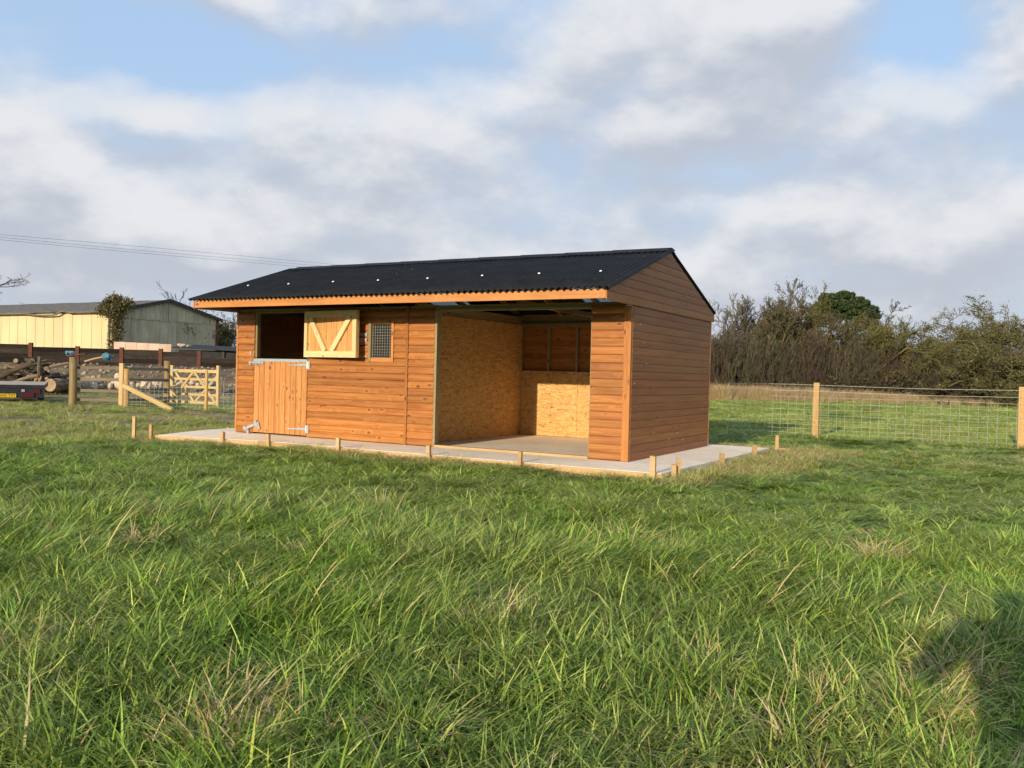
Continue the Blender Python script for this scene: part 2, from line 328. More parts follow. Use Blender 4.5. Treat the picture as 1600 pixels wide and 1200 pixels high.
def tag(o, label, cat, group=None):
    o['label'] = label; o['category'] = cat
    if group: o['group'] = group
    return o
def thing(name, label, cat, loc=(0, 0, 0), group=None):
    o = bpy.data.objects.new(name, None); col.objects.link(o); o.location = loc; o.empty_display_size = .2
    return tag(o, label, cat, group)
def sub(name, parent):
    o = bpy.data.objects.new(name, None); col.objects.link(o); o.parent = parent; o.empty_display_size = .1; return o
def fast_mesh(name, verts, quads=None, tris=None, mat=None, cols=None, smooth=False):
    me = bpy.data.meshes.new(name); verts = np.asarray(verts, np.float32).reshape(-1, 3)
    me.vertices.add(len(verts)); me.vertices.foreach_set('co', verts.ravel())
    q = np.asarray(quads, np.int32).reshape(-1, 4) if quads is not None and len(quads) else np.zeros((0, 4), np.int32)
    tr = np.asarray(tris, np.int32).reshape(-1, 3) if tris is not None and len(tris) else np.zeros((0, 3), np.int32)
    idx = np.concatenate([q.ravel(), tr.ravel()]); me.loops.add(len(idx)); me.loops.foreach_set('vertex_index', idx)
    me.polygons.add(len(q) + len(tr))
    st = np.concatenate([np.arange(len(q)) * 4, len(q) * 4 + np.arange(len(tr)) * 3]).astype(np.int32); me.polygons.foreach_set('loop_start', st)
    if smooth: me.polygons.foreach_set('use_smooth', np.ones(len(q) + len(tr), bool))
    if cols is not None:
        a = me.attributes.new('col', 'FLOAT_COLOR', 'POINT'); cc = np.ones((len(verts), 4), np.float32); cc[:, :3] = cols; a.data.foreach_set('color', cc.ravel())
    me.update(calc_edges=True); me.validate()
    if mat: me.materials.append(M[mat])
    return me
def at_px(x, y, depth): return CAM + (CF + CR * (x - 800) / FPX - CU * (y - 600) / FPX) * depth
def px_ground(x, depth, z):
    p = at_px(x, 600, depth); return np.array([p[0], p[1], z])
_wv = [(rng.normal(size=2), rng.uniform(0, 6.28)) for _ in range(48)]
def lf(x, y, s, k0=0, n=8):          # smooth pseudo-noise in -1..1
    r = 0
    for (k, ph) in _wv[k0:k0 + n]: r = r + np.sin((k[0] * x + k[1] * y) * s + ph)
    return r / n * 1.4

# ------------------------------------------------------------------ ground
SX0, SX1, SY0, SY1 = -8.15, 0.90, -1.02, 3.95
def d_slab(x, y):
    dx = np.maximum(np.maximum(SX0 - x, x - SX1), 0); dy = np.maximum(np.maximum(SY0 - y, y - SY1), 0); return np.hypot(dx, dy)
def gz(x, y):
    ds = d_slab(x, y); f = np.clip(ds / 1.5, 0, 1)
    b = -0.105 - 0.05 * np.clip((-x - 5) / 5, 0, 1) + .040 * np.clip(1 - ds / 1.2, 0, 1) * np.clip((x + 6.5) / 2, 0, 1) * (ds > 0)
    far = np.clip((np.hypot(x - CAM[0], y - CAM[1]) - 30) / 30, 0, 1)
    return b + f * (.028 * lf(x, y, .9) + .020 * lf(x, y, 2.6, 8) + .018 * lf(x, y, 6.5, 26)) * (1 - far)
def build_ground():
    rr = np.concatenate([np.linspace(.3, 14, 60), np.geomspace(14.4, 900, 70)]); th = np.radians(np.arange(0, 360, 1.5))
    X = CAM[0] + rr[:, None] * np.sin(th); Y = CAM[1] + rr[:, None] * np.cos(th); n = len(th)
    X = np.vstack([[CAM[0]] * n, X]); Y = np.vstack([[CAM[1]] * n, Y]); Z = gz(X, Y)
    i, j = np.meshgrid(np.arange(len(rr)), np.arange(n), indexing='ij'); j2 = (j + 1) % n
    q = np.stack([i * n + j, (i + 1) * n + j, (i + 1) * n + j2, i * n + j2], -1).reshape(-1, 4)[:, ::-1]
    x, y = X.ravel(), Y.ravel(); z = zones(x, y)
    me = fast_mesh('ground', np.stack([x, y, Z.ravel()], -1), q, None, 'ground', None, True)
    a = me.attributes.new('zone', 'FLOAT_COLOR', 'POINT'); a.data.foreach_set('color', np.concatenate([z, np.ones((len(x), 1))], 1).astype(np.float32).ravel())
    o = place('ground', me); o['kind'] = 'structure'; return o
def zones(x, y):
    """dry cut grass, trodden mud, grazed field (0..1 each)"""
    ds = d_slab(x, y); n = lf(x, y, 2.2, 16); n2 = lf(x, y, .7, 24)
    wdt = .50 + .85 * np.clip(x - .6, 0, 1) * np.clip((y + .6) / 2, 0, 1) + .5 * np.clip((y - 3.6), 0, 1) + .5 * np.clip((-x - 7.6), 0, 1)
    dry = np.clip((wdt + .28 * n - ds) / .5, 0, 1)
    lat = (x - CAM[0]) * CR[0] + (y - CAM[1]) * CR[1]; dep = (x - CAM[0]) * CF[0] + (y - CAM[1]) * CF[1]
    mud = np.clip((-x - 8.6) / 2.5, 0, 1) * np.clip((dep - 14.5) / 3, 0, 1) * np.clip((n2 + .75) / .8, 0, 1)
    mud = np.maximum(mud, np.clip((dep - 27) / 3, 0, 1) * np.clip((-lat - 7) / 3, 0, 1) * .8)
    fld = np.clip((y - 9.5 - .3 * n) / 2., 0, 1) * np.clip((lat + 8) / 4, 0, 1)
    return np.stack([dry, mud, fld], -1)
build_ground()

# slab: cast concrete with a slight fall to the front corner
def build_slab():
    xs = np.linspace(0, 1, 24); ys = np.linspace(0, 1, 14); V = []; top = {}
    for i, u in enumerate(xs):
        for j, v in enumerate(ys):
            x0 = SX0; x1 = SX1 - .06 + .12 * v
            x = x0 + (x1 - x0) * u; y = SY0 + (SY1 - SY0) * v
            if j == 0: y += .006 * math.sin(i * 2.1)
            if i == len(xs) - 1: x += .008 * math.sin(j * 3.3)
            z = -.045 * np.clip((-x - 5.5) / 2.5, 0, 1) * np.clip(-y / 1., 0, 1)
            top[i, j] = len(V); V.append((x, y, z - .002))
    F = [(top[i, j], top[i + 1, j], top[i + 1, j + 1], top[i, j + 1]) for i in range(len(xs) - 1) for j in range(len(ys) - 1)]
    ring = [(i, 0) for i in range(len(xs))] + [(len(xs) - 1, j) for j in range(1, len(ys))] + [(i, len(ys) - 1) for i in range(len(xs) - 2, -1, -1)] + [(0, j) for j in range(len(ys) - 2, 0, -1)]
    b0 = len(V)
    for k in ring: x, y, z = V[top[k]]; V.append((x, y, -.30))
    for a in range(len(ring)): b = (a + 1) % len(ring); F.append((top[ring[a]], b0 + a, b0 + b, top[ring[b]]))
    mb = MB(); mb.add(V, F); o = mb.build('concrete_slab', 'concrete')
    return tag(o, 'pale concrete base under the timber stable', 'slab')
build_slab()

# shuttering planks along the front of the slab, and one short stub at the far corner
fx = [SX0 - .02, -5.75, -3.35, -1.0, SX1 - .02]
FORM_LABELS = ['shuttering plank on slab edge before the stable door', 'shuttering plank on slab edge before the grille window', 'shuttering plank on slab edge before the open bay', 'shuttering plank on slab edge at the gable corner']
for k in range(4):
    a, b = fx[k], fx[k + 1]
    zt = -.048 if k == 0 else -.006
    za = -.052 if k == 0 else zt; zb = -.012 if k == 0 else zt
    mb = MB(); L = b - a - .012
    mb.add([(0, 0, -.13), (L, 0, -.13), (L, .024, -.13), (0, .024, -.13), (0, 0, za), (L, 0, zb), (L, .024, zb), (0, .024, za)],
           [(0, 3, 2, 1), (4, 5, 6, 7), (0, 1, 5, 4), (1, 2, 6, 5), (2, 3, 7, 6), (3, 0, 4, 7)])
    tag(mb.build('shuttering_plank', 'peg', loc=(a, SY0 - .034 - .004 * (k % 2), 0)), FORM_LABELS[k], 'plank', 'shuttering planks along the slab')
tag(MB().bar((0, 0, 0), (.20, .02, 0), .025, .06).build('timber_offcut', 'peg', loc=(1.06, 4.02, -.03)), 'short timber offcut by the tall peg at the slab back corner', 'offcut')

# pegs
def peg(x, y, h, w_, lean, label, rz=0.):
    mb = MB(); t_ = .5
    mb.add([(-w_ / 2, -w_ * .4, -.16), (w_ / 2, -w_ * .4, -.16), (w_ / 2, w_ * .4, -.16), (-w_ / 2, w_ * .4, -.16), (-w_ / 2, -w_ * .4, h), (w_ / 2, -w_ * .4, h - .006), (w_ / 2, w_ * .4, h - .004), (-w_ / 2, w_ * .4, h + .003)],
           [(0, 3, 2, 1), (4, 5, 6, 7), (0, 1, 5, 4), (1, 2, 6, 5), (2, 3, 7, 6), (3, 0, 4, 7)])
    o = mb.build('wooden_peg', 'peg', loc=(x, y, float(gz(np.array(x), np.array(y)))), rot=(lean[0], lean[1], rz))
    # local X must run along the grain: the wood pattern is stretched along X
    return tag(o, label, 'peg', 'wooden pegs round the slab')
YP = SY0 - .07
peg(-8.62, -1.13, .40, .055, (0, .01), 'tallest wooden peg, standing alone left of the slab', .3)
peg(-8.22, -1.10, .27, .05, (0, .0), 'wooden peg at the slab corner nearest the field gate', .2)
peg(-6.50, YP, .22, .055, (0, .02), 'wooden peg in front of the stable door bolt')
peg(-5.49, YP, .215, .055, (0, -.06), 'wooden peg in front of the stable door hinge')
peg(-4.10, YP, .215, .055, (0, .02), 'wooden peg in front of the grille window', .1)
peg(-2.48, YP, .20, .055, (0, -.02), 'wooden peg in front of the open bay beside its door post')
peg(-1.05, YP, .215, .05, (0, .03), 'wooden peg in front of the open bay beside the end pier')
peg(.76, YP, .275, .065, (0, -.01), 'tall wide wooden peg at the front corner of the slab', .1)
peg(.93, -.70, .225, .055, (.03, .04), 'taller of the two touching pegs round the gable corner', .5)
peg(.91, -.78, .16, .06, (0, -.02), 'shorter of the two touching pegs round the gable corner', .4)
peg(.99, .98, .18, .06, (0, .03), 'squat wooden peg beside the middle of the gable wall', .8)
peg(1.03, 2.62, .20, .06, (0, 0), 'wooden peg beside the rear half of the gable wall', .8)
peg(1.06, 3.98, .29, .055, (0, .02), 'tall wooden peg at the back corner of the slab', .3)
peg(-8.40, .75, .13, .06, (0, 0), 'short wooden peg behind the slab end, towards the gate', .4)

# ------------------------------------------------------------------ the stable
L, D, H = 7.39, 3.55, 2.10
ST = thing('timber_stable', 'orange stained timber stable with open field shelter bay and black corrugated roof', 'stable')
PROF = [(0, 0), (.021, .0), (.0245, .10), (.0245, .42), (.021, .66), (.014, .87), (.0065, .955), (.0055, 1.06), (.001, 1.06), (0, .955)]     # rounded loglap
PROFS = [(0, 0), (.016, .0), (.0175, .5), (.0165, .93), (.008, .985), (.0055, 1.06), (.001, 1.06), (0, .985)]                               # flatter shiplap
_bm = {}
def board_mesh(xa, xb, h, prof, mat, xa2=None, xb2=None):
    """board along local X, height local Z 0..h, face towards local -Y"""
    xa2 = xa if xa2 is None else xa2; xb2 = xb if xb2 is None else xb2
    key = (round(xa, 3), round(xb, 3), round(h, 4), id(prof), mat, round(xa2, 3), round(xb2, 3))
    if key in _bm: return _bm[key]
    vs = [(xa + (xa2 - xa) * q, -o_, q * h) for (o_, q) in prof] + [(xb + (xb2 - xb) * q, -o_, q * h) for (o_, q) in prof]
    n = len(prof); fs = [(i, (i + 1) % n, n + (i + 1) % n, n + i) for i in range(n)] + [tuple(range(n - 1, -1, -1)), tuple(range(n, 2 * n))]
    fs = [f[::-1] for f in fs]
    mb = MB(); mb.add(vs, fs); _bm[key] = mb.mesh('board', mat); return _bm[key]
NB = 19; BH = H / NB
def cladding(parent, x0, x1, z0, z1, org, rz, mat='stain', prof=PROF, jit=.0015):
    """boards between z0 and z1 on the NB course grid"""
    for k in range(NB):
        a, b = max(k * BH, z0), min((k + 1) * BH, z1)
        if b - a < .018: continue
        me = board_mesh(x0, x1, b - a, prof, mat)
        c, s = math.cos(rz), math.sin(rz); j = random.uniform(-jit, jit)
        place('board', me, parent, (org[0] - s * -j, org[1] + j * c, a), (0, 0, rz))
front = sub('front_wall', ST); gable = sub('gable_wall', ST); back = sub('back_wall', ST); left = sub('end_wall', ST); part = sub('partition_wall', ST)
DX0, DX1, DZ = -6.95, -5.715, 1.295          # door
WX0, WX1, WZ0, WZ1 = -4.378, -3.985, 1.340, 1.876
OX0, OX1 = -3.13, -.58                        # open bay
cladding(front, -7.345, DX0 - .003, .012, H + .05, (0, 0, 0), 0)
cladding(front, DX1 + .003, -3.702, .012, WZ0, (0, 0, 0), 0)
cladding(front, DX1 + .003, WX0, WZ0, WZ1, (0, 0, 0), 0)
cladding(front, WX1, -3.702, WZ0, WZ1, (0, 0, 0), 0)
cladding(front, DX1 + .003, -3.702, WZ1, H + .05, (0, 0, 0), 0)
cladding(front, -3.654, OX0 - .042, .012, H + .05, (0, 0, 0), 0)
cladding(front, OX1 + .012, -.092, .012, H + .05, (0, 0, 0), 0)
def trim(name, a, b, parent, mat='stain', **k):
    """box member whose local X is its longest side (so the grain runs along it)"""
    a = np.array(a, float); b = np.array(b, float); s = b - a; ax = int(np.argmax(s)); c = (a + b) / 2
    l = s[ax]
    if ax == 0: d, rot = (l, s[1], s[2]), (0, 0, 0)
    elif ax == 1: d, rot = (l, s[0], s[2]), (0, 0, R(90))
    else: d, rot = (l, s[1], s[0]), (0, R(-90), 0)
    d = np.array(d) / 2
    return MB().box(-d, d).build(name, mat, parent, loc=tuple(c), rot=rot, **k)
trim('corner_trim', (-7.39, -.027, .004), (-7.347, .02, H + .03), front, 'fascia')
trim('corner_trim', (-.090, -.030, .004), (-.034, .0, H - .01), front, 'stain')
trim('corner_trim', (-.032, -.034, .002), (.012, .012, H - .012), front, 'stain')
trim('cover_strip', (-3.70, -.038, .006), (-3.656, .0, H + .04), front, 'stain')
trim('door_post', (OX0 - .040, -.020, .003), (OX0, .075, H - .03), front, 'treated')
trim('pier_post', (OX1, -.012, .003), (OX1 + .010, .075, H - .03), front, 'treated')
trim('head_plate', (-7.35, .002, 2.105), (-.03, .075, 2.150), front, 'treated')
trim('bay_lintel', (OX0, -.004, 2.062), (OX1, .07, 2.101), front, 'treated')
trim('threshold', (OX0 + .002, -.03, .0), (OX1 - .002, .05, .034), front, 'peg')
trim('door_jamb', (DX0 + .002, -.006, DZ + .02), (DX0 + .044, .07, 2.10), front, 'treated')
trim('door_jamb', (DX1 - .044, -.006, DZ + .02), (DX1 - .002, .07, 2.10), front, 'treated')
trim('door_head', (DX0 + .046, -.004, 2.078), (DX1 - .046, .07, 2.103), front, 'treated')
for x in (-7.3, -6.98, -5.66, -5.05, -4.46, -3.90, -3.60, -.5, -.12):
    trim('stud', (x - .022, .004, .01), (x + .022, .07, 2.10), front, 'treated')
# gable wall boards
cladding(gable, .02, D - .02, .006, H + .03, (0, 0, 0), R(90), 'stain_gable_shaded', PROFS)
trim('corner_trim', (-.02, D - .018, .004), (.019, D + .014, H), gable, 'fascia')
for k in range(1, 7): trim('stud', (-.075, k * .585 - .02, .01), (-.004, k * .585 + .022, 2.1), gable, 'treated')
# white fixing specks left on the gable boards
for (y, z) in ((.28, 1.86), (.45, 1.62), (.55, 1.33), (.12, 1.05), (1.55, .22), (1.95, .30), (2.2, .18), (.9, .34)):
    MB().box((0, -.012, -.006), (.004, .012, .006)).build('putty_spot', 'pale', gable, loc=(.0175, y, z))
# back and far end walls
cladding(back, -D * 0 + .0, L, .006, H + .1, (0, D, 0), R(180), 'stain', PROFS)
cladding(left, -D + .02, -.02, .006, H + .05, (-L, 0, 0), R(-90), 'stain_gable_shaded', PROFS)
for x in (-7.3, -6.75, -6.17, -5.58, -5.0, -4.4, -3.60, -3.03, -2.45, -1.86, -1.27, -.68, -.12):
    trim('stud', (x - .022, D - .075, .01), (x + .022, D - .004, 2.02), back, 'treated')
trim('wall_plate', (-L + .05, D - .08, 2.022), (-.05, D - .006, 2.10), back, 'treated')
trim('eaves_filler', (-L + .03, D - .03, 2.103), (-.03, D - .005, 2.262), back, 'treated')
# OSB linings
def panel(name, w_, h_, parent, loc, rot, mat='osb', th=.011):
    return MB().box((0, 0, 0), (w_, h_, th)).build(name, mat, parent, loc=loc, rot=rot)
for k in range(2):                            # partition, two sheets, seen from the open bay
    panel('osb_sheet', 1.72, 2.06, part, (-3.60, .03 + k * 1.724, .004), (R(90), 0, R(90)))
    panel('osb_sheet', 1.72, 2.06, part, (-3.70, .08 + k * 1.70, .004), (R(90), 0, R(90)))
trim('top_rail', (-3.685, .08, 2.066), (-3.60, 3.46, 2.14), part, 'treated')
for k in range(3):
    x = -3.585 + k * 1.18
    panel('osb_sheet', 1.176 if k < 2 else 1.12, 1.20, back, (x, D - .078, .005), (R(90), 0, 0))
for k in range(3): panel('osb_sheet', 1.2, 1.2, back, (-7.33 + k * 1.205, D - .078, .005), (R(90), 0, 0))
for k in range(2): panel('osb_sheet', 1.70, 1.2, gable, (-.078, .06 + k * 1.704, .005), (R(90), 0, R(90)))
panel('osb_sheet', 1.92, 1.2, front, (-5.65, .085, .005), (R(90), 0, 0))

# lower stable door: vertical boards, capping, hinges, bolts
door = sub('lower_door', ST)
nb = 10; bw = (DX1 - DX0 - .012) / nb
PV = [(0, 0), (.020, .02), (.026, .07), (.027, .5), (.026, .93), (.020, .98), (0, 1)]
for k in range(nb):
    me = board_mesh(.028, DZ - .048, bw - .001, PV, 'doorwood')
    # local X up, local Z along the wall
    o = place('board', me, door, (DX0 + .006 + bw * k + bw, -.004 - random.uniform(0, .002), 0), (0, R(-90), 0))
MB().box((DX0 + .01, .0, .03), (DX1 - .01, .03, DZ - .05)).build('ledge', 'treated', door)
cap = MB(); cap.box((DX0 + .004, -.040, DZ - .048), (DX1 + .004, -.034, DZ + .002)); cap.box((DX0 + .004, -.034, DZ - .004), (DX1 + .004, .04, DZ + .002))
cap.build('capping_strip', 'galv', door)
def strap_hinge(x, z, ln=.42):
    mb = MB()
    vs = [(x, -.041, z - .012), (x - ln, -.041, z - .005), (x - ln - .015, -.041, z), (x - ln, -.041, z + .008), (x, -.041, z + .034), (x, -.035, z - .012), (x - ln, -.035, z - .005), (x - ln - .015, -.035, z), (x - ln, -.035, z + .008), (x, -.035, z + .034)]
    mb.add(vs, [(0, 1, 2, 3, 4)[::-1], (5, 6, 7, 8, 9)] + [(i, (i + 1) % 5, 5 + (i + 1) % 5, 5 + i)[::-1] for i in range(5)])
    mb.box((x + .022, -.040, z - .06), (x + .062, -.024, z + .085)); mb.tube([(x + .012, -.04, z - .05), (x + .012, -.04, z + .07)], .013, 8)
    for q in (.08, .2, .32): mb.tube([(x - q, -.040, z + .008), (x - q, -.048, z + .008)], .010, 6)
    return mb
strap_hinge(DX1 - .005, DZ - .105).build('hinge', 'galv', door)
strap_hinge(DX1 - .005, .125, .44).build('hinge', 'galv', door)
b_ = MB(); b_.box((DX0 - .02, -.048, DZ - .10), (DX0 + .24, -.034, DZ - .052)); b_.tube([(DX0 - .09, -.058, DZ - .075), (DX0 + .20, -.058, DZ - .075)], .012, 8); b_.tube([(DX0 + .10, -.058, DZ - .075), (DX0 + .11, -.085, DZ - .12)], .009, 6)
b_.box((DX0 - .10, -.05, DZ - .11), (DX0 - .045, -.022, DZ - .045)); b_.build('top_bolt', 'galv', door)
b_ = MB(); b_.bar((DX0 - .15, -.05, .085), (DX0 + .17, -.05, .185), .018, .05); b_.bar((DX0 - .165, -.056, .06), (DX0 - .125, -.056, .105), .04, .09); b_.bar((DX0 + .09, -.056, .155), (DX0 + .14, -.056, .18), .04, .12)
b_.bar((DX0 - .10, -.05, .06), (DX0 - .085, -.05, -.005), .02, .05); b_.bar((DX0 + .15, -.055, .17), (DX0 + .185, -.055, .085), .02, .045); b_.build('kick_bolt', 'galv', door)
MB().box((DX0 - .085, -.045, DZ + .06), (DX0 - .05, -.022, DZ + .125)).build('latch_keeper', 'galv', front)

# upper door, swung back against the wall with its braced inner face showing
td = sub('upper_door', ST)
hx, hy = -5.735, -.05; ex, ey = -4.505, -.205; TZ0, TZ1 = 1.335, 2.085
TL = math.hypot(ex - hx, ey - hy); ta = math.atan2(ey - hy, ex - hx)
td.location = (hx, hy, 0); td.rotation_euler = (0, 0, ta)
nb = 10; bw = TL / nb
for k in range(nb):
    me = board_mesh(TZ0, TZ1, bw - .001, PV, 'hatch'); place('board', me, td, (bw * k + bw, .020, 0), (0, R(-90), 0))
fw = .10; yf = -.048
def rail(name, a, b): trim(name, a, b, td, 'pale')
rail('bottom_rail', (0, yf, TZ0), (TL, -.008, TZ0 + fw)); rail('top_rail', (0, yf + .002, TZ1 - fw), (TL, -.008, TZ1))
rail('stile', (.0, yf + .001, TZ0 + fw), (.065, -.008, TZ1 - fw)); rail('stile', (TL - .085, yf + .001, TZ0 + fw), (TL, -.008, TZ1 - fw))
for (xa, xb) in ((.13, .50), (TL - .15, .66)):
    p0 = np.array((xa, -.029, TZ1 - fw + .0)); p1 = np.array((xb, -.029, TZ0 + fw)); d_ = p1 - p0; ln = np.linalg.norm(d_)
    MB().box((-ln / 2, -.02, -.045), (ln / 2, .02, .045)).build('brace', 'pale', td, loc=tuple((p0 + p1) / 2), rot=(0, -math.atan2(d_[2], d_[0]), 0))
MB().box((.01, .04, TZ0 + .1), (.03, .055, TZ0 + .16)).build('hinge', 'galv', td)
for z, th in ((1.71, .022), (1.625, .026), (1.51, .006), (1.36, .008)):
    mb = MB(); mb.box((-4.62, -.034, z - th), (-4.44, -.028, z + th)); mb.tube([(-4.44, -.034, z), (-4.44, -.028, z)], th * 1.1, 10); mb.build('strap_end', 'galv', front)

# window with welded mesh
win = sub('window', ST)
trim('frame_side', (WX0 - .055, -.045, WZ0 - .055), (WX0 - .002, .05, WZ1 + .05), win, 'treated')
trim('frame_side', (WX1 + .002, -.040, WZ0 - .07), (WX1 + .048, .05, WZ1 + .045), win, 'fascia')
trim('frame_head', (WX0, -.038, WZ1), (WX1, .05, WZ1 + .05), win, 'stain')
trim('frame_sill', (WX0, -.042, WZ0 - .06), (WX1, .05, WZ0), win, 'fascia')
gm = MB()
for k in range(9): x = WX0 + .004 + k * (WX1 - WX0 - .008) / 8; gm.tube([(x, .0, WZ0), (x, .0, WZ1)], .0024, 5)
for k in range(13): z = WZ0 + .004 + k * (WZ1 - WZ0 - .008) / 12; gm.tube([(WX0, -.006, z), (WX1, -.006, z)], .0024, 5)
gm.build('wire_grille', 'wire', win)

# roof
RY, RZ, EY, EZ, BY = 1.365, 3.005, -.985, 2.222, 3.715
roof = sub('roof', ST)
SL = math.hypot(RY - EY, RZ - EZ); sa = math.atan2(RZ - EZ, RY - EY)
NW, PIT = 10, .0945; SW = NW * PIT
def sheet_mesh():
    xs = np.arange(0, NW * 8 + 5) / 8 * PIT; zz = .019 * np.cos(2 * math.pi * xs / PIT) + .019
    vs = []; ys = np.linspace(0, SL + .01, 5)
    for lay in (0, -.004):
        for y in ys:
            vs += [(x, y, z + lay) for x, z in zip(xs, zz)]
    n = len(xs); m_ = len(ys); fs = []
    for l in range(2):
        for j in range(m_ - 1):
            for i in range(n - 1):
                a = l * n * m_ + j * n + i; q = (a, a + 1, a + n + 1, a + n); fs.append(q if l == 0 else q[::-1])
    N0 = n * m_
    for i in range(n - 1): fs += [(i + 1, i, N0 + i, N0 + i + 1), ((m_ - 1) * n + i, (m_ - 1) * n + i + 1, N0 + (m_ - 1) * n + i + 1, N0 + (m_ - 1) * n + i)]
    for j in range(m_ - 1): fs += [(j * n, (j + 1) * n, N0 + (j + 1) * n, N0 + j * n), ((j + 1) * n + n - 1, j * n + n - 1, N0 + j * n + n - 1, N0 + (j + 1) * n + n - 1)]
    mb = MB(); mb.add(vs, fs); me = mb.mesh('roof_sheet', 'roof', True); return me
shm = sheet_mesh()
RX0 = -7.50
for k in range(8):
    x = RX0 + k * SW
    lift = .0035 * (k % 2)
    place('roof_sheet', shm, roof, (x, EY, EZ + lift), (sa, 0, 0))
clr = shm.copy(); clr.materials.clear(); clr.materials.append(M['clear'])
for k, (x, c_) in enumerate(((-7.5, 0), (-6.60, 0), (-6.37, 0), (-5.43, 1), (-4.49, 0), (-3.55, 0), (-3.13, 0), (-2.19, 1), (-1.25, 0), (-.93, 0))):
    place('rooflight' if c_ else 'roof_sheet', clr if c_ else shm, roof, (x + SW + .03, BY, EZ + .004 * (k % 2)), (sa, 0, R(180)))
# nails with white caps, one per sheet on the front slope
for k in range(8):
    xn = RX0 + .47 + k * SW + random.uniform(-.03, .03); q = .93 + random.uniform(-.02, .02)
    xn = RX0 + round((xn - RX0) / PIT) * PIT
    mb = MB(); mb.tube([(0, 0, 0), (0, 0, .012), (0, 0, .017)], [.020, .017, .006], 8)
    mb.build('nail_cap', 'white', roof, True, (xn, EY + q * math.cos(sa) - .037 * math.sin(sa), EZ + q * math.sin(sa) + .037 * math.cos(sa)), (sa, 0, 0))
# ridge caps, each lapping the next
wcap = .20
for k in range(9):
    x0 = RX0 + .22 - k * 0 + k * .80; x1 = min(x0 + .93, .075)
    if x1 - x0 < .2: continue
    za, zb = .044, .051
    V = []
    for x, dz in ((x0, zb), (x1, za)):
        for lay in (0, -.005):
            V += [(x, RY - wcap * math.cos(sa), RZ - wcap * math.sin(sa) + dz + lay), (x, RY - .05, RZ + dz - .009 + lay), (x, RY, RZ + dz + .004 + lay), (x, RY + .05, RZ + dz - .009 + lay), (x, RY + wcap * math.cos(sa), RZ - wcap * math.sin(sa) + dz + lay)]
    F = []
    for i in range(4):
        F += [(i, 10 + i, 11 + i, i + 1), (5 + i, 6 + i, 16 + i, 15 + i), (i, i + 1, 6 + i, 5 + i), (10 + i, 15 + i, 16 + i, 11 + i)]
    F += [(0, 5, 15, 10), (4, 14, 19, 9)]
    mb = MB(); mb.add(V, F); mb.build('ridge_cap', 'roof', roof)
# fascia, rafters, purlins, gable panels
trim('fascia_board', (-7.44, -.925, 2.112), (.020, -.898, 2.228), roof, 'fascia')
trim('fascia_board', (-7.44, D + .075, 2.112), (.020, D + .10, 2.226), roof, 'fascia')
for x in (-7.33, -6.45, -5.55, -4.62, -3.68, -2.75, -1.85, -.95, -.06):
    for s_ in (1, -1):
        y0 = -.895 if s_ == 1 else D + .072
        p0 = np.array((x, y0, EZ - .045 + (y0 - EY if s_ == 1 else BY - y0) * math.tan(sa))); p1 = np.array((x, RY - s_ * .02, RZ - .062))
        d_ = p1 - p0; ln = np.linalg.norm(d_)
        MB().box((-ln / 2, -.022, -.042), (ln / 2, .022, .042)).build('rafter', 'treated', roof, loc=tuple((p0 + p1) / 2), rot=(0, -math.asin(d_[2] / ln), math.atan2(d_[1], d_[0])))
trim('ridge_beam', (-7.40, RY - .02, RZ - .22), (-.02, RY + .02, RZ - .065), roof, 'treated')
for x in (-3.66, -1.85):
    trim('tie_beam', (x + .03, .08, 2.145), (x + .07, D - .09, 2.215), roof, 'treated')
def gable_panel(xf, rz, name):
    gp = sub(name, ST)
    z0 = 2.098; n = 8; gh = .1115
    y0, y1 = -.925, D + .09
    def lim(z):
        f_ = max((z - 2.215) / math.tan(sa), 0); return y0 + f_ * 1.0, y1 - f_
    for k in range(n):
        a = z0 + k * gh; b = min(a + gh, RZ - .03)
        if b - a < .03: continue
        (a0, a1), (b0, b1) = lim(a), lim(b)
        if b1 - b0 < .02: b0 = b1 = RY
        if rz > 0: me = board_mesh(a0, a1, b - a, PROFS, 'stain_gable_shaded', b0, b1)
        else: me = board_mesh(-a1, -a0, b - a, PROFS, 'stain_gable_shaded', -b1, -b0)
        place('board', me, gp, (xf, 0, a), (0, 0, rz))
    return gp
gable_panel(.022, R(90), 'gable_panel'); gable_panel(-L - .022, R(-90), 'end_gable_panel')
trim('gable_batten', (-.03, -.89, 2.104), (.018, D + .06, 2.15), roof, 'treated')
trim('gable_batten', (-L - .018, -.89, 2.104), (-L + .03, D + .06, 2.15), roof, 'treated')
# ------------------------------------------------------------------ stock fence to the side of the stable
FA = np.array([-1.02, 8.42]); FB = np.array([.862, 8.51]); FC = np.array([4.66, 8.72])
fd = (FC - FB) / np.linalg.norm(FC - FB); FD = FC + fd * 3.8
fence = thing('stock_fence', 'timber post and wire stock fence with square mesh across the field', 'fence', (.86, 8.51, -.1))
def fpart(mb, name, mat, **k):
    o = mb.build(name, mat, fence, **k); o.location = Vector(o.location) - Vector(fence.location); return o
for (p_, h) in ((FB, 1.11), (FC, 1.13), (FD, 1.12)):
    mb = MB(); L_ = h + .45; d = .058
    mb.box((-.45, -d, -d), (h - .008, d, d)); mb.add([(h - .008, -d, -d), (h - .008, d, -d), (h - .008, d, d), (h - .008, -d, d), (h, -d * .8, -d * .8), (h, d * .8, -d * .8), (h, d * .8, d * .8), (h, -d * .8, d * .8)], [(0, 1, 5, 4), (1, 2, 6, 5), (2, 3, 7, 6), (3, 0, 4, 7), (4, 5, 6, 7)])
    fpart(mb, 'post', 'post', loc=(p_[0], p_[1], 0), rot=(0, R(-90), math.atan2(fd[1], fd[0])))
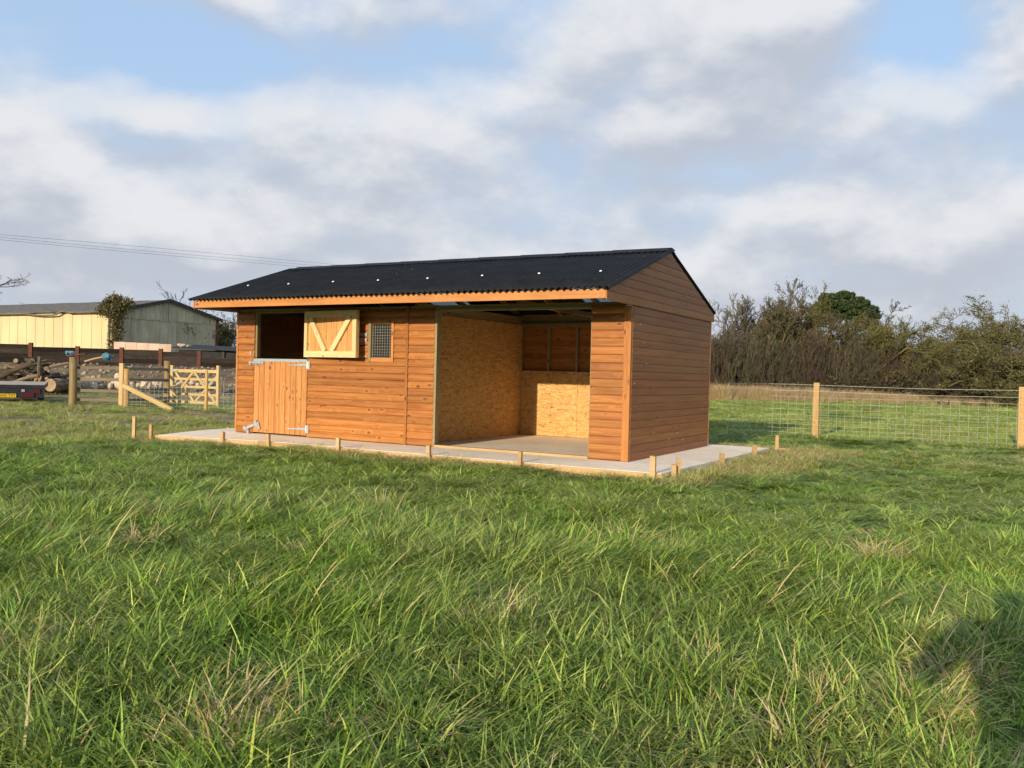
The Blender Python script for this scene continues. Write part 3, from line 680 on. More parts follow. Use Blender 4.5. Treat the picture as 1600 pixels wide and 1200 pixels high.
def fpt(s, z):          # point along the fence line, in front of the posts
    p_ = FA + (FC - FA) * s; return (p_[0] + .0, p_[1] - .066, z)
Sall = 1 + np.linalg.norm(FD - FC) / np.linalg.norm(FC - FA)
for z in (1.050, .915): fpart(MB().tube([fpt(s, z + .012 * math.sin(s * 7)) for s in np.linspace(0, Sall, 14)], .0042, 5), 'plain_wire', 'wire')
nz = [.795, .66, .53, .41, .30, .20, .11, .02, -.07]
for k, z in enumerate(nz): fpart(MB().tube([fpt(s, z + .006 * math.sin(s * 11 + k)) for s in np.linspace(0, Sall, 24)], .0028 if k else .0036, 4), 'line_wire', 'wire')
tot_len = np.linalg.norm(FC - FA) * Sall
for k in range(int(tot_len / .165) + 1):
    s = k * .165 / np.linalg.norm(FC - FA)
    fpart(MB().tube([fpt(s, -.07), fpt(s + random.uniform(-.001, .001), .795)], .0030, 4), 'stay_wire', 'wire')

# ------------------------------------------------------------------ gateway and fences by the yard
ZL = -.15
def G(px, depth, z=ZL): return px_ground(px, depth, z)
def round_post(px, depth, h, r, label, mat='roundpost', top=None):
    p_ = G(px, depth); mb = MB()
    zs_ = np.linspace(-.4, h, 6); mb.tube([(z, .006 * math.sin(z * 3), .004 * math.cos(z * 4)) for z in zs_], [r * (1.05 - .03 * i) for i in range(6)], 14)
    return tag(mb.build('round_post', mat, None, True, loc=tuple(p_), rot=(0, R(-90), 0)), label, 'post', 'round posts of the yard fence'), p_
P1, p1 = round_post(114, 25.77, 1.47, .118, 'thick round gatepost with a loose board on top')
P2, p2 = round_post(261, 28.5, 1.44, .112, 'thick round gatepost that the five bar gate hangs on')
P3, p3 = round_post(197.5, 25.8, 1.16, .088, 'shorter round strainer post propped by a sloping strut', 'post')
P4, p4 = round_post(322.5, 24.8, 1.17, .048, 'thin round stake standing in front of the five bar gate', 'post')
mb = MB(); mb.bar((-.18, 0, 0), (.36, .02, .07), .20, .03)
tag(mb.build('loose_board', 'rust', loc=(p1[0] + .02, p1[1], p1[2] + 1.50), rot=(0, 0, .5)), 'loose reddish board lying on the thick gatepost', 'board')
sq = G(190, 26.0)
tag(MB().box((-.4, -.06, -.06), (1.32, .06, .06)).build('square_post', 'gate', loc=tuple(sq), rot=(0, R(-90), .5)), 'pale square sawn post beside the strainer post', 'post')
# strut
s1 = np.array([-16.15, 5.75, ZL + .02]); s0 = p3 + np.array([.02, -.09, .66]); d_ = s1 - s0; ln = np.linalg.norm(d_)
tag(MB().box((-ln / 2, -.05, -.06), (ln / 2, .05, .06)).build('strut', 'gate', loc=tuple((s0 + s1) / 2), rot=(0, -math.asin(d_[2] / ln), math.atan2(d_[1], d_[0]))), 'pale sloping strut propping the strainer post', 'strut')
# post and rail panels
rf = thing('rail_fence', 'weathered brown rail fence between the thick round gateposts', 'fence', tuple(p1))
for (a, b) in ((p1, sq), (sq, p2)):
    for z in (1.16, .82, .48, .20):
        A_ = a + np.array([0, .10, z]); B_ = b + np.array([0, .10, z + random.uniform(-.02, .02)]); d_ = B_ - A_; ln = np.linalg.norm(d_)
        MB().box((-ln / 2, -.018, -.045), (ln / 2, .018, .045)).build('rail', 'rail', rf, loc=tuple((A_ + B_) / 2 - p1), rot=(0, -math.asin(d_[2] / ln), math.atan2(d_[1], d_[0])))
# netting from the strainer post towards the stable
nf = thing('wire_netting', 'wire stock netting between the strainer post and the stable', 'netting', tuple(p3))
n0 = np.array([p3[0], p3[1] - .1]); n1 = np.array([p4[0], p4[1]]); n2 = n1 + (n1 - n0) / np.linalg.norm(n1 - n0) * 4.2
path = [n0, n1, n2]; cum = [0, np.linalg.norm(n1 - n0), np.linalg.norm(n1 - n0) + 4.2]
def npt(s, z):
    i = 0 if s < cum[1] else 1; f = (s - cum[i]) / (cum[i + 1] - cum[i]); q = path[i] + (path[i + 1] - path[i]) * f; return np.array((q[0], q[1], ZL + z)) - p3
for z in (.80, .66, .53, .41, .30, .20, .11, .04): MB().tube([npt(s, z) for s in np.linspace(0, cum[2], 16)], .0028, 4).build('line_wire', 'wire', nf)
for k in range(int(cum[2] / .16)): MB().tube([npt(k * .16, .04), npt(k * .16, .80)], .0030, 4).build('stay_wire', 'wire', nf)
# five bar gate
ga = G(269, 28.1); gb = G(341, 27.2); gl = np.linalg.norm((gb - ga)[:2]); gate = thing('field_gate', 'new pale timber five bar gate with crossed braces', 'gate', tuple(ga))
gate.rotation_euler = (0, 0, math.atan2(gb[1] - ga[1], gb[0] - ga[0]))
trim('hanging_stile', (-.05, -.045, .10), (.06, .04, 1.30), gate, 'gate'); trim('closing_stile', (gl - .05, -.045, -.02), (gl + .05, .04, 1.32), gate, 'gate')
for z, h in ((1.13, .10), (.87, .075), (.62, .075), (.38, .075), (.13, .085)): trim('bar', (.06, -.02, z - h / 2), (gl - .05, .012, z + h / 2), gate, 'gate')
def gbrace(x0, z0, x1, z1, y):
    d_ = np.array((x1 - x0, 0, z1 - z0)); ln = np.linalg.norm(d_)
    MB().box((-ln / 2, -.012, -.036), (ln / 2, .012, .036)).build('brace', 'gate', gate, loc=((x0 + x1) / 2, y, (z0 + z1) / 2), rot=(0, -math.atan2(d_[2], d_[0]), 0))
gbrace(.04, .16, gl * .48, 1.10, -.034); gbrace(.10, 1.10, gl * .47, .15, .026); gbrace(gl * .50, 1.10, gl - .06, .14, -.034); gbrace(gl * .50, .15, gl - .06, 1.0, .026)
MB().box((.0, -.052, 1.10), (.28, -.022, 1.16)).build('hinge_strap', 'galv', gate)

# ------------------------------------------------------------------ flatbed trailer at the edge
TR = thing('flatbed_trailer', 'low black flatbed trailer with yellow number plate parked by the logs', 'trailer', tuple(G(70, 26.4)))
trd = np.array([CR[0], CR[1]]) / np.hypot(CR[0], CR[1]); TR.rotation_euler = (0, 0, math.atan2(trd[1], trd[0]) + R(27))
# local: x to the picture's right edge at 0, y away, z up from ground
MB().box((-2.35, 0, .56), (-.02, 5.2, .60)).build('deck', 'deck', TR)
ed = MB(); ed.box((-2.35, -.02, .50), (0, .03, .597)); ed.build('rear_sill', 'trailer', TR)
sb = MB(); sb.box((-2.35, .04, .46), (-2.27, 5.2, .558)); sb.box((-.10, .04, .46), (-.02, 5.2, .558)); sb.box((-1.25, .1, .42), (-1.1, 5.2, .558)); sb.build('chassis', 'trailer', TR)
lb = MB(); lb.box((-2.30, .0, .20), (-.03, .05, .50)); lb.build('light_board', 'trailer', TR)
for x in (-.62, -2.1): MB().box((x, -.03, .22), (x + .34, -.004, .36)).build('tail_light', 'redlens', TR)
MB().box((-.30, -.03, .34), (-.12, -.004, .47)).build('reflector', 'redlens', TR)
MB().box((-.62, -.028, .385), (-.53, -.004, .46)).build('reversing_light', 'clearlens', TR)
npl = MB().box((-1.26, -.032, .215), (-.755, -.004, .325)).build('number_plate', 'plate', TR)
fc = bpy.data.curves.new('plate_text', 'FONT'); fc.body = 'CA55 TVT'; fc.size = .105; fc.align_x = 'CENTER'; fc.align_y = 'CENTER'; fc.extrude = .001; fc.materials.append(M['ink'])
tx = bpy.data.objects.new('plate_lettering', fc); col.objects.link(tx); bpy.context.view_layer.update(); tme = bpy.data.meshes.new_from_object(tx); bpy.data.objects.remove(tx)
place('plate_lettering', tme, npl, (-1.008, -.035, .27), (R(90), 0, 0))
for (x, y) in ((-2.2, 2.2), (-.17, 2.2), (-2.2, 3.0), (-.17, 3.0)):
    wh = MB().tube([(x - .08, y, .30), (x + .08, y, .30)], .30, 20).build('wheel', 'tyre', TR)
    MB().tube([(x - .085, y, .30), (x + .085, y, .30)], .16, 14).build('rim', 'galv', wh)
MB().bar((-1.18, 5.2, .45), (-1.18, 6.4, .45), .1, .1).build('drawbar', 'trailer', TR)

# ------------------------------------------------------------------ soil bank, logs, stones
def bank_h(lat, dep):
    base = np.clip((dep - 38.5 - .5 * lf(lat, dep, .8, 30)) / 4.2, 0, 1); base = base * base * (3 - 2 * base)
    return base * 1.22 + base * (.10 * lf(lat, dep, 2.3, 4) + .08 * lf(lat, dep, 5.1, 20) + .05 * lf(lat, dep, 11, 12))
E_R = np.array([CR[0], CR[1]]) / np.hypot(CR[0], CR[1]); E_F = np.array([-E_R[1], E_R[0]])
def world2(lat, dep): return CAM[0] + E_R[0] * lat + E_F[0] * dep, CAM[1] + E_R[1] * lat + E_F[1] * dep
def build_bank():
    la = np.linspace(-36, -7, 170); de = np.linspace(37, 47.5, 62); A, B = np.meshgrid(la, de, indexing='ij')
    X, Y = world2(A, B); Z = gz(X, Y) - .06 + bank_h(A, B)
    n = len(de); i, j = np.meshgrid(np.arange(len(la) - 1), np.arange(n - 1), indexing='ij')
    q = np.stack([i * n + j, i * n + j + 1, (i + 1) * n + j + 1, (i + 1) * n + j], -1).reshape(-1, 4)[:, ::-1]
    o = place('soil_terrain', fast_mesh('soil_terrain', np.stack([X, Y, Z], -1).reshape(-1, 3), q, None, 'soil', None, True)); o['kind'] = 'structure'
build_bank()
def gbz(px, depth):
    lat = (px - 800) / FPX * depth; x, y = world2(lat, depth); return np.array([x, y, float(gz(np.array(x), np.array(y))) + max(float(bank_h(np.array(lat), np.array(depth))) - .06, 0)])
def rock_mesh(seed, n=10, m_=8, rough=.42):
    r_ = np.random.default_rng(seed); vs = []; dirs = r_.normal(size=(7, 3)); amp = r_.uniform(.4, 1, 7)
    for i in range(m_ + 1):
        th = math.pi * i / m_
        for k in range(n):
            ph = 2 * math.pi * k / n; d = np.array((math.sin(th) * math.cos(ph), math.sin(th) * math.sin(ph), math.cos(th)))
            vs.append(d * (1 + rough * np.sum(amp * np.sin(dirs @ d * 2.2)) / 3) * np.array((1, .8, .68)))
    fs = [(i * n + k, (i + 1) * n + k, (i + 1) * n + (k + 1) % n, i * n + (k + 1) % n) for i in range(m_) for k in range(n)]
    mb = MB(); mb.add(vs, fs); return mb.mesh('stone', 'stone', False)
rocks = [rock_mesh(s) for s in range(6)]
big = [(133, 603, .30), (141, 598, .24), (148, 604, .26), (137, 593, .18), (152, 596, .20), (158, 603, .24), (164, 600, .18), (172, 603, .24), (179, 598, .26), (186, 603, .28), (193, 597, .2), (146, 590, .16), (156, 589, .16), (183, 590, .18),
       (207, 600, .2), (216, 603, .17), (226, 599, .2), (234, 604, .18), (244, 600, .22), (252, 603, .16), (103, 609, .34), (97, 611, .2), (280, 600, .2), (292, 603, .22), (300, 598, .18), (309, 603, .2), (274, 596, .22), (318, 601, .18)]
for k, (px, py, r_) in enumerate(big):
    dep = 38.2 + (604 - py) * .14; p_ = gbz(px, dep)
    z = CAM[2] + (584 + .0244 * (px - 800) - py) * dep / FPX
    r_ *= random.uniform(.5, 1.1)
    o = place('stone', rocks[k % 6], None, (p_[0], p_[1], max(z, p_[2] + .3 * r_)), tuple(rng.uniform(0, 6, 3)), (r_ * rng.uniform(.8, 1.3), r_, r_ * rng.uniform(.6, 1.)))
    tag(o, 'pale rounded stone heaped along the foot of the soil bank', 'stone', 'stones heaped at the soil bank')
# loose rubble over the bank
def build_rubble():
    V = []; T = []; base = 0
    for k in range(2600):
        lat = rng.uniform(-30, -9); dep = 38 + 7 * rng.beta(1.2, 2.2); x, y = world2(lat, dep); z = float(gz(np.array(x), np.array(y)) - .06 + bank_h(np.array(lat), np.array(dep)))
        s = rng.lognormal(-3.25, .55); c = np.array([x, y, z + s * .3]); v = rng.normal(size=(6, 3)); v = np.array([(1, 0, 0), (-1, 0, 0), (0, 1, 0), (0, -1, 0), (0, 0, 1), (0, 0, -1)]) * rng.uniform(.6, 1.3, (6, 1)) * s
        q, _ = np.linalg.qr(rng.normal(size=(3, 3))); V.append(c + v @ q)
        for f in ((0, 2, 4), (2, 1, 4), (1, 3, 4), (3, 0, 4), (2, 0, 5), (1, 2, 5), (3, 1, 5), (0, 3, 5)): T.append([i + base for i in f])
        base += 6
    o = place('rubble', fast_mesh('rubble', np.concatenate(V), None, T, 'rubble')); o['kind'] = 'stuff'; o['label'] = 'small stones and rubble strewn over the soil bank'; o['category'] = 'rubble'
build_rubble()
# log heap
def log_mesh(seed, mat='log', n=10, split=False):
    r_ = np.random.default_rng(seed); pts = []; rad = []
    for i in range(6): pts.append((-.5 + i / 5, .012 * math.sin(i + seed), .012 * math.cos(i * 1.3 + seed))); rad.append(.10 * (1 - .03 * i) * r_.uniform(.9, 1.1))
    mb = MB(); mb.tube(pts, rad, n)
    if split: mb.v[-1] = mb.v[-1] * np.array((1, 1, .55)) + np.array((0, 0, .03)) * np.sin(mb.v[-1][:, :1] * 9)
    me = mb.mesh('log', mat); me.materials.append(M['logend'])
    for p_ in me.polygons:
        if len(p_.vertices) != 4: p_.material_index = 1
    return me
logs = [log_mesh(0), log_mesh(1, 'logdark', 8), log_mesh(2), log_mesh(3, 'logpale', 5, True), log_mesh(4, 'logdark', 9), log_mesh(5, 'log', 5, True), log_mesh(6, 'logdark', 5, True)]
hc = 36.2
for k in range(120):
    u = rng.uniform(-1, 1); px = 48 + u * 66; env = (1 - abs(u) ** 1.6)
    v = rng.uniform(0, 1); dep = hc + rng.uniform(-1.3, 1.6); top = .35 + 1.15 * env
    lat = (px - 800) / FPX * dep; x, y = world2(lat, dep); z = float(gz(np.array(x), np.array(y))) + .08 + v * top * (1 - .25 * abs(dep - hc))
    ln = rng.uniform(.5, 1.3); rr = rng.uniform(.7, 1.5)
    o = place('log', logs[(0, 1, 3, 4, 5, 6, 1)[k % 7]], None, (x, y, z), (rng.uniform(-.3, .3), rng.uniform(-.4, .4), math.atan2(E_R[1], E_R[0]) + rng.normal(0, 1.0)), (ln, rr, rr))
    tag(o, 'rough cut log in the firewood heap behind the trailer', 'log', 'logs in the firewood heap')
def special_log(px, py, dep, ln, r_, rot, label):
    p_ = gbz(px, dep); z = CAM[2] + (584 + .0244 * (px - 800) - py) * dep / FPX
    o = place('log', logs[2], None, (p_[0], p_[1], z), rot, (ln, r_ / .1, r_ / .1)); tag(o, label, 'log'); return o
va = math.atan2(E_F[1], E_F[0])
special_log(91, 601, 35.0, .9, .28, (0, 0, va - .12), 'biggest sawn trunk section at the end of the firewood heap')
special_log(61.5, 572, 34.6, .75, .085, (0, R(-88), 0), 'short log standing upright on the firewood heap')
special_log(14, 583, 34.4, 2.0, .11, (0, R(-24), math.atan2(E_R[1], E_R[0])), 'long dark beam leaning at the end of the firewood heap')
special_log(85, 572, 35.0, 1.1, .07, (0, R(-14), math.atan2(E_R[1], E_R[0]) + .2), 'pale bent branch lying across the top of the firewood heap')
special_log(40, 592, 34.5, 1.0, .09, (0, R(-18), math.atan2(E_R[1], E_R[0]) + .3), 'pale split log on the face of the firewood heap')
# blue tarpaulin scraps
def tarp(px, py, dep, s, label, seed):
    r_ = np.random.default_rng(seed); n, m_ = 14, 9; dirs = r_.normal(size=(9, 3)); vs = []
    for i in range(m_ + 1):
        th = math.pi * i / m_
        for k in range(n):
            ph = 2 * math.pi * k / n; d = np.array((math.sin(th) * math.cos(ph), math.sin(th) * math.sin(ph), math.cos(th)))
            vs.append(d * s * (1 + .55 * np.sum(np.sin(dirs @ d * 5.5)) / 4) * np.array((1.15, .8, .6)))
    fs = [(i * n + k, (i + 1) * n + k, (i + 1) * n + (k + 1) % n, i * n + (k + 1) % n) for i in range(m_) for k in range(n)]
    mb = MB(); mb.add(vs, fs); z = CAM[2] + (584 + .0244 * (px - 800) - py) * dep / FPX; p_ = gbz(px, dep)
    tag(mb.build('blue_tarpaulin', 'blue', loc=(p_[0], p_[1], max(z, p_[2] + s * .5))), label, 'tarpaulin')
tarp(108, 552, 44.0, .20, 'crumpled blue sheeting by the sleeper wall above the gatepost', 1)
tarp(166, 557, 43.0, .26, 'tangled blue sheeting at the end of a pale pole', 2)
tarp(333, 600, 38.8, .24, 'light blue bundle seen through the five bar gate', 5)
mb = MB(); a_ = at_px(132, 565, 42.6); b2 = at_px(160, 558, 42.9); mb.tube([a_, (a_ + b2) / 2 + np.array((0, 0, .02)), b2], .045, 8)
tag(mb.build('pale_pole', 'peg'), 'pale pole lying on the soil bank towards the blue sheeting', 'pole')

# sleeper retaining wall with rusty steel posts
SW_ = thing('sleeper_wall', 'dark railway sleeper retaining wall with rusty steel posts below the barn', 'wall', tuple(gbz(121, 46.2)))
so = np.array(SW_.location)
pxs = [-92, -24, 48, 121, 190, 251, 311, 372]; tops = [532, 534, 535.5, 541, 543, 545, 548.5, 551]
prev = None
for px, ty in zip(pxs, tops):
    p_ = px_ground(px, 46.2, 0); zt = CAM[2] + (584 + .0244 * (px - 800) - ty) * 46.2 / FPX
    mb = MB(); mb.box((-.10, -.02, .3), (.10, .02, zt)); mb.box((-.012, -.10, .3), (.012, -.02, zt)); mb.box((-.10, -.12, .3), (.10, -.10, zt))
    mb.build('steel_post', 'rust', SW_, loc=(p_[0] - so[0], p_[1] - so[1], -so[2]), rot=(0, 0, math.atan2(E_R[1], E_R[0])))
    if prev is not None:
        q0, zt0 = prev; dd = p_ - q0; ln = np.linalg.norm(dd[:2]); zz = min(zt, zt0) - .08
        for r_ in range(5):
            if px == 372 and r_ == 0: continue
            zc = zz - .13 - r_ * .240; mbb = MB().box((-ln / 2 + .02, -.07 - .006 * (r_ % 2), -.1225), (ln / 2 - .02, .06, .1225))
            mbb.build('sleeper', 'sleeper', SW_, loc=tuple((q0 + p_) / 2 * np.array((1, 1, 0)) + np.array((0, 0, zc)) - so), rot=(0, random.uniform(-.004, .004), math.atan2(dd[1], dd[0])))
    prev = (p_, zt)

# ------------------------------------------------------------------ barn
BX, BYF, BYB, BEZ, BRZ = -45.07, 24.37, 32.80, 4.52, 5.50; BRY = (BYF + BYB) / 2
barn = thing('old_barn', 'long low barn with yellow side wall and grey sheeted gable', 'barn', (BX, BYF, 0))
def bp(mb, name, mat, parent=None): return mb.build(name, mat, parent or barn, loc=(-BX, -BYF, 0)) if parent is None else mb.build(name, mat, parent)
bw_ = sub('side_wall', barn)
for k in range(30):
    x1 = -k * 1.02; n = 20; xs = np.linspace(0, 1.035, n); y_ = .012 * np.cos(np.arange(n) * math.pi)
    y_ = y_ + .0015 * (k % 2)
    mb = MB(); vs = [(x1 - 1.02 + x, yy, z) for z in (0, 4.50) for x, yy in zip(xs, y_)] + [(x1 - 1.02 + x, yy + .03, z) for z in (0, 4.50) for x, yy in zip(xs, y_)]
    fs = [(i, i + 1, n + i + 1, n + i) for i in range(n - 1)] + [(2 * n + i + 1, 2 * n + i, 3 * n + i, 3 * n + i + 1) for i in range(n - 1)]
    mb.add(vs, fs); mb.build('cladding_sheet', 'yellow', bw_)
bg_ = sub('gable_end', barn); W_ = BYB - BYF; nsh = 12; sw2 = W_ / nsh
def rz_at(y): return BEZ + (BRZ - BEZ) * (1 - abs(y - W_ / 2) / (W_ / 2)) - .04
for k in range(nsh):
    g_ = random.choice((.008, .03, .045)); a, b = k * sw2 + g_, (k + 1) * sw2 - g_ * .4; zs2 = 4.18 + .02 * math.sin(k * 2.)
    off = random.uniform(0, .025)
    def sheet(z0a, z0b, z1a, z1b, dx, nm):
        n = 13; ys = np.linspace(a, b, n); xx = .014 * np.cos(np.arange(n) * math.pi); mb = MB()
        bot = np.linspace(z0a, z0b, n); top_ = np.array([min(z1a, 99)] * n) if z1a == z1b else np.interp(ys, [a, b], [z1a, z1b])
        vs = [(dx + x_, y, z) for y, x_, z in zip(ys, xx, bot)] + [(dx + x_, y, z) for y, x_, z in zip(ys, xx, top_)]
        vs += [(v[0] - .04, v[1], v[2]) for v in vs]
        fs = [(i, i + 1, n + i + 1, n + i) for i in range(n - 1)] + [(2 * n, 0, n, 3 * n), (n - 1, 3 * n - 1, 4 * n - 1, 2 * n - 1)] + [(2 * n + i + 1, 2 * n + i, 3 * n + i, 3 * n + i + 1) for i in range(n - 1)]
        mb.add(vs, fs); mb.build(nm, 'fibre', bg_)
    sheet(0, 0, zs2 - .02, zs2 - .02, off, 'wall_sheet')
    sheet(zs2 - .06, zs2 - .06, rz_at(a), rz_at(b), off + .045, 'wall_sheet')
br = sub('barn_roof', barn)
for side in (0, 1):
    for k in range(15):
        x1 = .25 - k * 2.1; x0 = x1 - 2.14; y0, y1 = (-.28, W_ / 2) if side == 0 else (W_ + .28, W_ / 2)
        z0 = BEZ + .05 - .28 * (BRZ - BEZ) / (W_ / 2); z1 = BRZ + .06; lift = .012 * (k % 2)
        n = 22; xs = np.linspace(x0, x1, n); zz = .022 * np.cos(np.arange(n) * math.pi) + lift
        mb = MB(); vs = [(x, y, z + q) for (y, z) in ((y0, z0), (y1, z1)) for x, q in zip(xs, zz)]; vs += [(v[0], v[1], v[2] - .03) for v in vs]
        fs = [(i, i + 1, n + i + 1, n + i) for i in range(n - 1)] + [(2 * n + i + 1, 2 * n + i, 3 * n + i, 3 * n + i + 1) for i in range(n - 1)] + [(i + 1, i, 2 * n + i, 2 * n + i + 1) for i in range(n - 1)] + [(n - 1, 2 * n - 1, 4 * n - 1, 3 * n - 1)]
        mb.add(vs, fs); mb.build('roof_sheet', 'barnroof', br)
mb = MB()
for s_ in (-1, 1):
    mb.bar((.24, W_ / 2 + s_ * (W_ / 2 + .30), BEZ - .06), (.24, W_ / 2, BRZ + .03), .06, .22)
mb.build('barge_board', 'darktrim', barn)
gut = []
for k in range(40):
    x = .2 - k * .35; sag = 0
    if 4.0 < -x < 9.0: sag = -.16 * math.sin((-x - 4.0) / 5.0 * math.pi) + (.16 if -x < 5.4 else 0) * math.sin((-x - 4) / 1.4 * math.pi)
    gut.append((x, -.33, BEZ - .08 + sag))
MB().tube(gut, .055, 8).build('gutter', 'tan_bark', barn, True)
MB().box((.02, W_ - .12, 0), (.14, W_ + .06, BEZ - .02)).build('corner_post', 'rust', barn)
MB().box((.02, -.03, 0), (.10, .04, BEZ - .05)).build('corner_flashing', 'fibre', barn)
mb = MB().box((-.7, -.03, 0), (.0, .0, .1)); 

# pale boards in front of the gable and the black shed
for k in range(5):
    a_ = at_px(178 + k * 18, 545, 50); b2 = at_px(178 + (k + 1) * 18 - .4, 545, 50); d_ = (b2 - a_)[:2]; ln = np.linalg.norm(d_); zt = CAM[2] + (584 + .0244 * (178 + k * 18 - 800) - (534 + k * .9)) * 50 / FPX
    o = MB().box((0, -.02, 0), (ln, .02, zt - .4)).build('board_panel', 'pinkpanel', loc=(a_[0], a_[1], .4), rot=(0, 0, math.atan2(d_[1], d_[0])))
    tag(o, ['pale pinkish board panel standing beside the ivy trunk', 'second pale board panel from the ivy along the barn gable', 'middle of five pale board panels below the barn gable', 'fourth pale board panel from the ivy along the gable', 'pale board panel beside the black shed'][k], 'panel', 'pale board panels below the barn')
shed = thing('black_shed', 'low black lean-to shed at the end of the sleeper wall', 'shed', tuple(px_ground(280, 48, 0)))
shed.rotation_euler = (0, 0, math.atan2(E_R[1], E_R[0]))
MB().box((-.1, .1, .2), (4.4, 3., 2.02)).build('wall', 'blackshed', shed)
mb = MB(); mb.add([(-.35, -.25, 2.16), (4.6, -.25, 2.02), (4.6, 3.2, 2.26), (-.35, 3.2, 2.40), (-.35, -.25, 2.11), (4.6, -.25, 1.97), (4.6, 3.2, 2.21), (-.35, 3.2, 2.35)], [(0, 1, 2, 3), (7, 6, 5, 4), (0, 4, 5, 1), (1, 5, 6, 2), (2, 6, 7, 3), (3, 7, 4, 0)]); mb.build('roof', 'blackshed', shed)
MB().box((2.35, .0, .6), (2.47, .12, 1.98)).build('door_post', 'darktrim', shed); MB().box((1.95, .02, 1.55), (2.9, .10, 1.62)).build('door_head', 'darktrim', shed)
for k, (x, s) in enumerate(((.0, .16), (.45, .12), (3.4, .13))):
    place('roof_stone', rocks[k], shed, (x, .2, 2.20 - .03 * x + s * .4), (0, 0, k), (s * 1.4, s, s))

# ------------------------------------------------------------------ overhead cables
pl = thing('power_line', 'three overhead power cables sagging across the sky behind the barn', 'power line', (0, 0, 0))
for (y0, y1, y2, dz) in ((366.5, 388, 413, 0), (370.5, 394, 417, 0), (374.5, 398, 421, 0)):
    A_, B_, C_ = at_px(0, y0, 80), at_px(250, y1, 95), at_px(520, y2, 110)
    t0 = np.linspace(-.6, 1.25, 30); pts = []
    for t_ in t0:
        pts.append(A_ * (2 * (t_ - .5) * (t_ - 1)) + B_ * (-4 * t_ * (t_ - 1)) + C_ * (2 * t_ * (t_ - .5)))
    MB().tube(pts, .013, 5).build('cable', 'cable', pl)

# ------------------------------------------------------------------ trees
def grow(seed, n0, base, spread, length, radius, levels, up=.12, wob=.22, seg=5, lean=None, base_r=.25, vase=.35):
    """vectorised branching; returns list of (points[N,S+1,3], radii[N,S+1]) per level"""
    r_ = np.random.default_rng(seed); N = n0; out = []
    th = r_.uniform(0, 2 * math.pi, N); rad = base_r * np.sqrt(r_.uniform(0, 1, N))
    P = np.stack([base[0] + rad * np.cos(th), base[1] + rad * np.sin(th), np.full(N, base[2])], -1)
    d = np.stack([np.cos(th) * vase * r_.uniform(.2, 1.2, N), np.sin(th) * vase * r_.uniform(.2, 1.2, N), np.ones(N)], -1)
    if lean is not None: d += np.array(lean)
    d /= np.linalg.norm(d, axis=1, keepdims=True)
    ln = length * r_.uniform(.75, 1.15, N); rd = radius * r_.uniform(.7, 1.1, N)
    for lv, (k, lr, rr, ang, t0) in enumerate(levels + [None] if levels[-1] is not None else levels):
        S = seg if lv < 2 else 3
        pts = np.zeros((N, S + 1, 3)); pts[:, 0] = P; dd = d.copy(); dirs = [dd.copy()]
        for s in range(S):
            dd = dd + r_.normal(0, wob, (N, 3)) + np.array([0, 0, up]); dd /= np.linalg.norm(dd, axis=1, keepdims=True)
            pts[:, s + 1] = pts[:, s] + dd * (ln / S)[:, None]; dirs.append(dd.copy())
        tap = np.linspace(1, .45 if lv < len(levels) - 1 else .3, S + 1)
        out.append((pts, rd[:, None] * tap)); 
        if k is None or k == 0: break
        tt = t0 + (1 - t0) * (np.arange(k)[None] + r_.uniform(0, 1, (N, k))) / k
        fi = tt * S; i0 = np.minimum(fi.astype(int), S - 1); fr = (fi - i0)[..., None]; ar = np.arange(N)[:, None]
        P2 = pts[ar, i0] * (1 - fr) + pts[ar, i0 + 1] * fr; D0 = np.stack(dirs, 1)[ar, np.minimum(i0 + 1, S)]
        rv = r_.normal(size=(N, k, 3)); rv -= D0 * np.sum(rv * D0, -1, keepdims=True); rv /= np.linalg.norm(rv, axis=-1, keepdims=True)
        an = np.radians(ang) * r_.uniform(.6, 1.35, (N, k, 1)); D2 = D0 * np.cos(an) + rv * np.sin(an)
        l2 = (ln[:, None] * lr * r_.uniform(.6, 1.2, (N, k)) * (1.12 - .45 * tt)); r2 = np.maximum((rd[:, None] * (1 - .55 * tt)) * rr, .0035)
        P = P2.reshape(-1, 3); d = D2.reshape(-1, 3); ln = l2.ravel(); rd = r2.ravel(); N = len(P)
    return out
def fit(lv, base, height, rmin=.010, wide=1.):
    b3 = np.array(base); zs = np.concatenate([p_[..., 2].ravel() for p_, _ in lv]); k = height / (np.percentile(zs, 99.7) - b3[2])
    return [((p_ - b3) * np.array([k * wide, k * wide, k]) + b3, np.maximum(r_ * k, rmin)) for p_, r_ in lv]
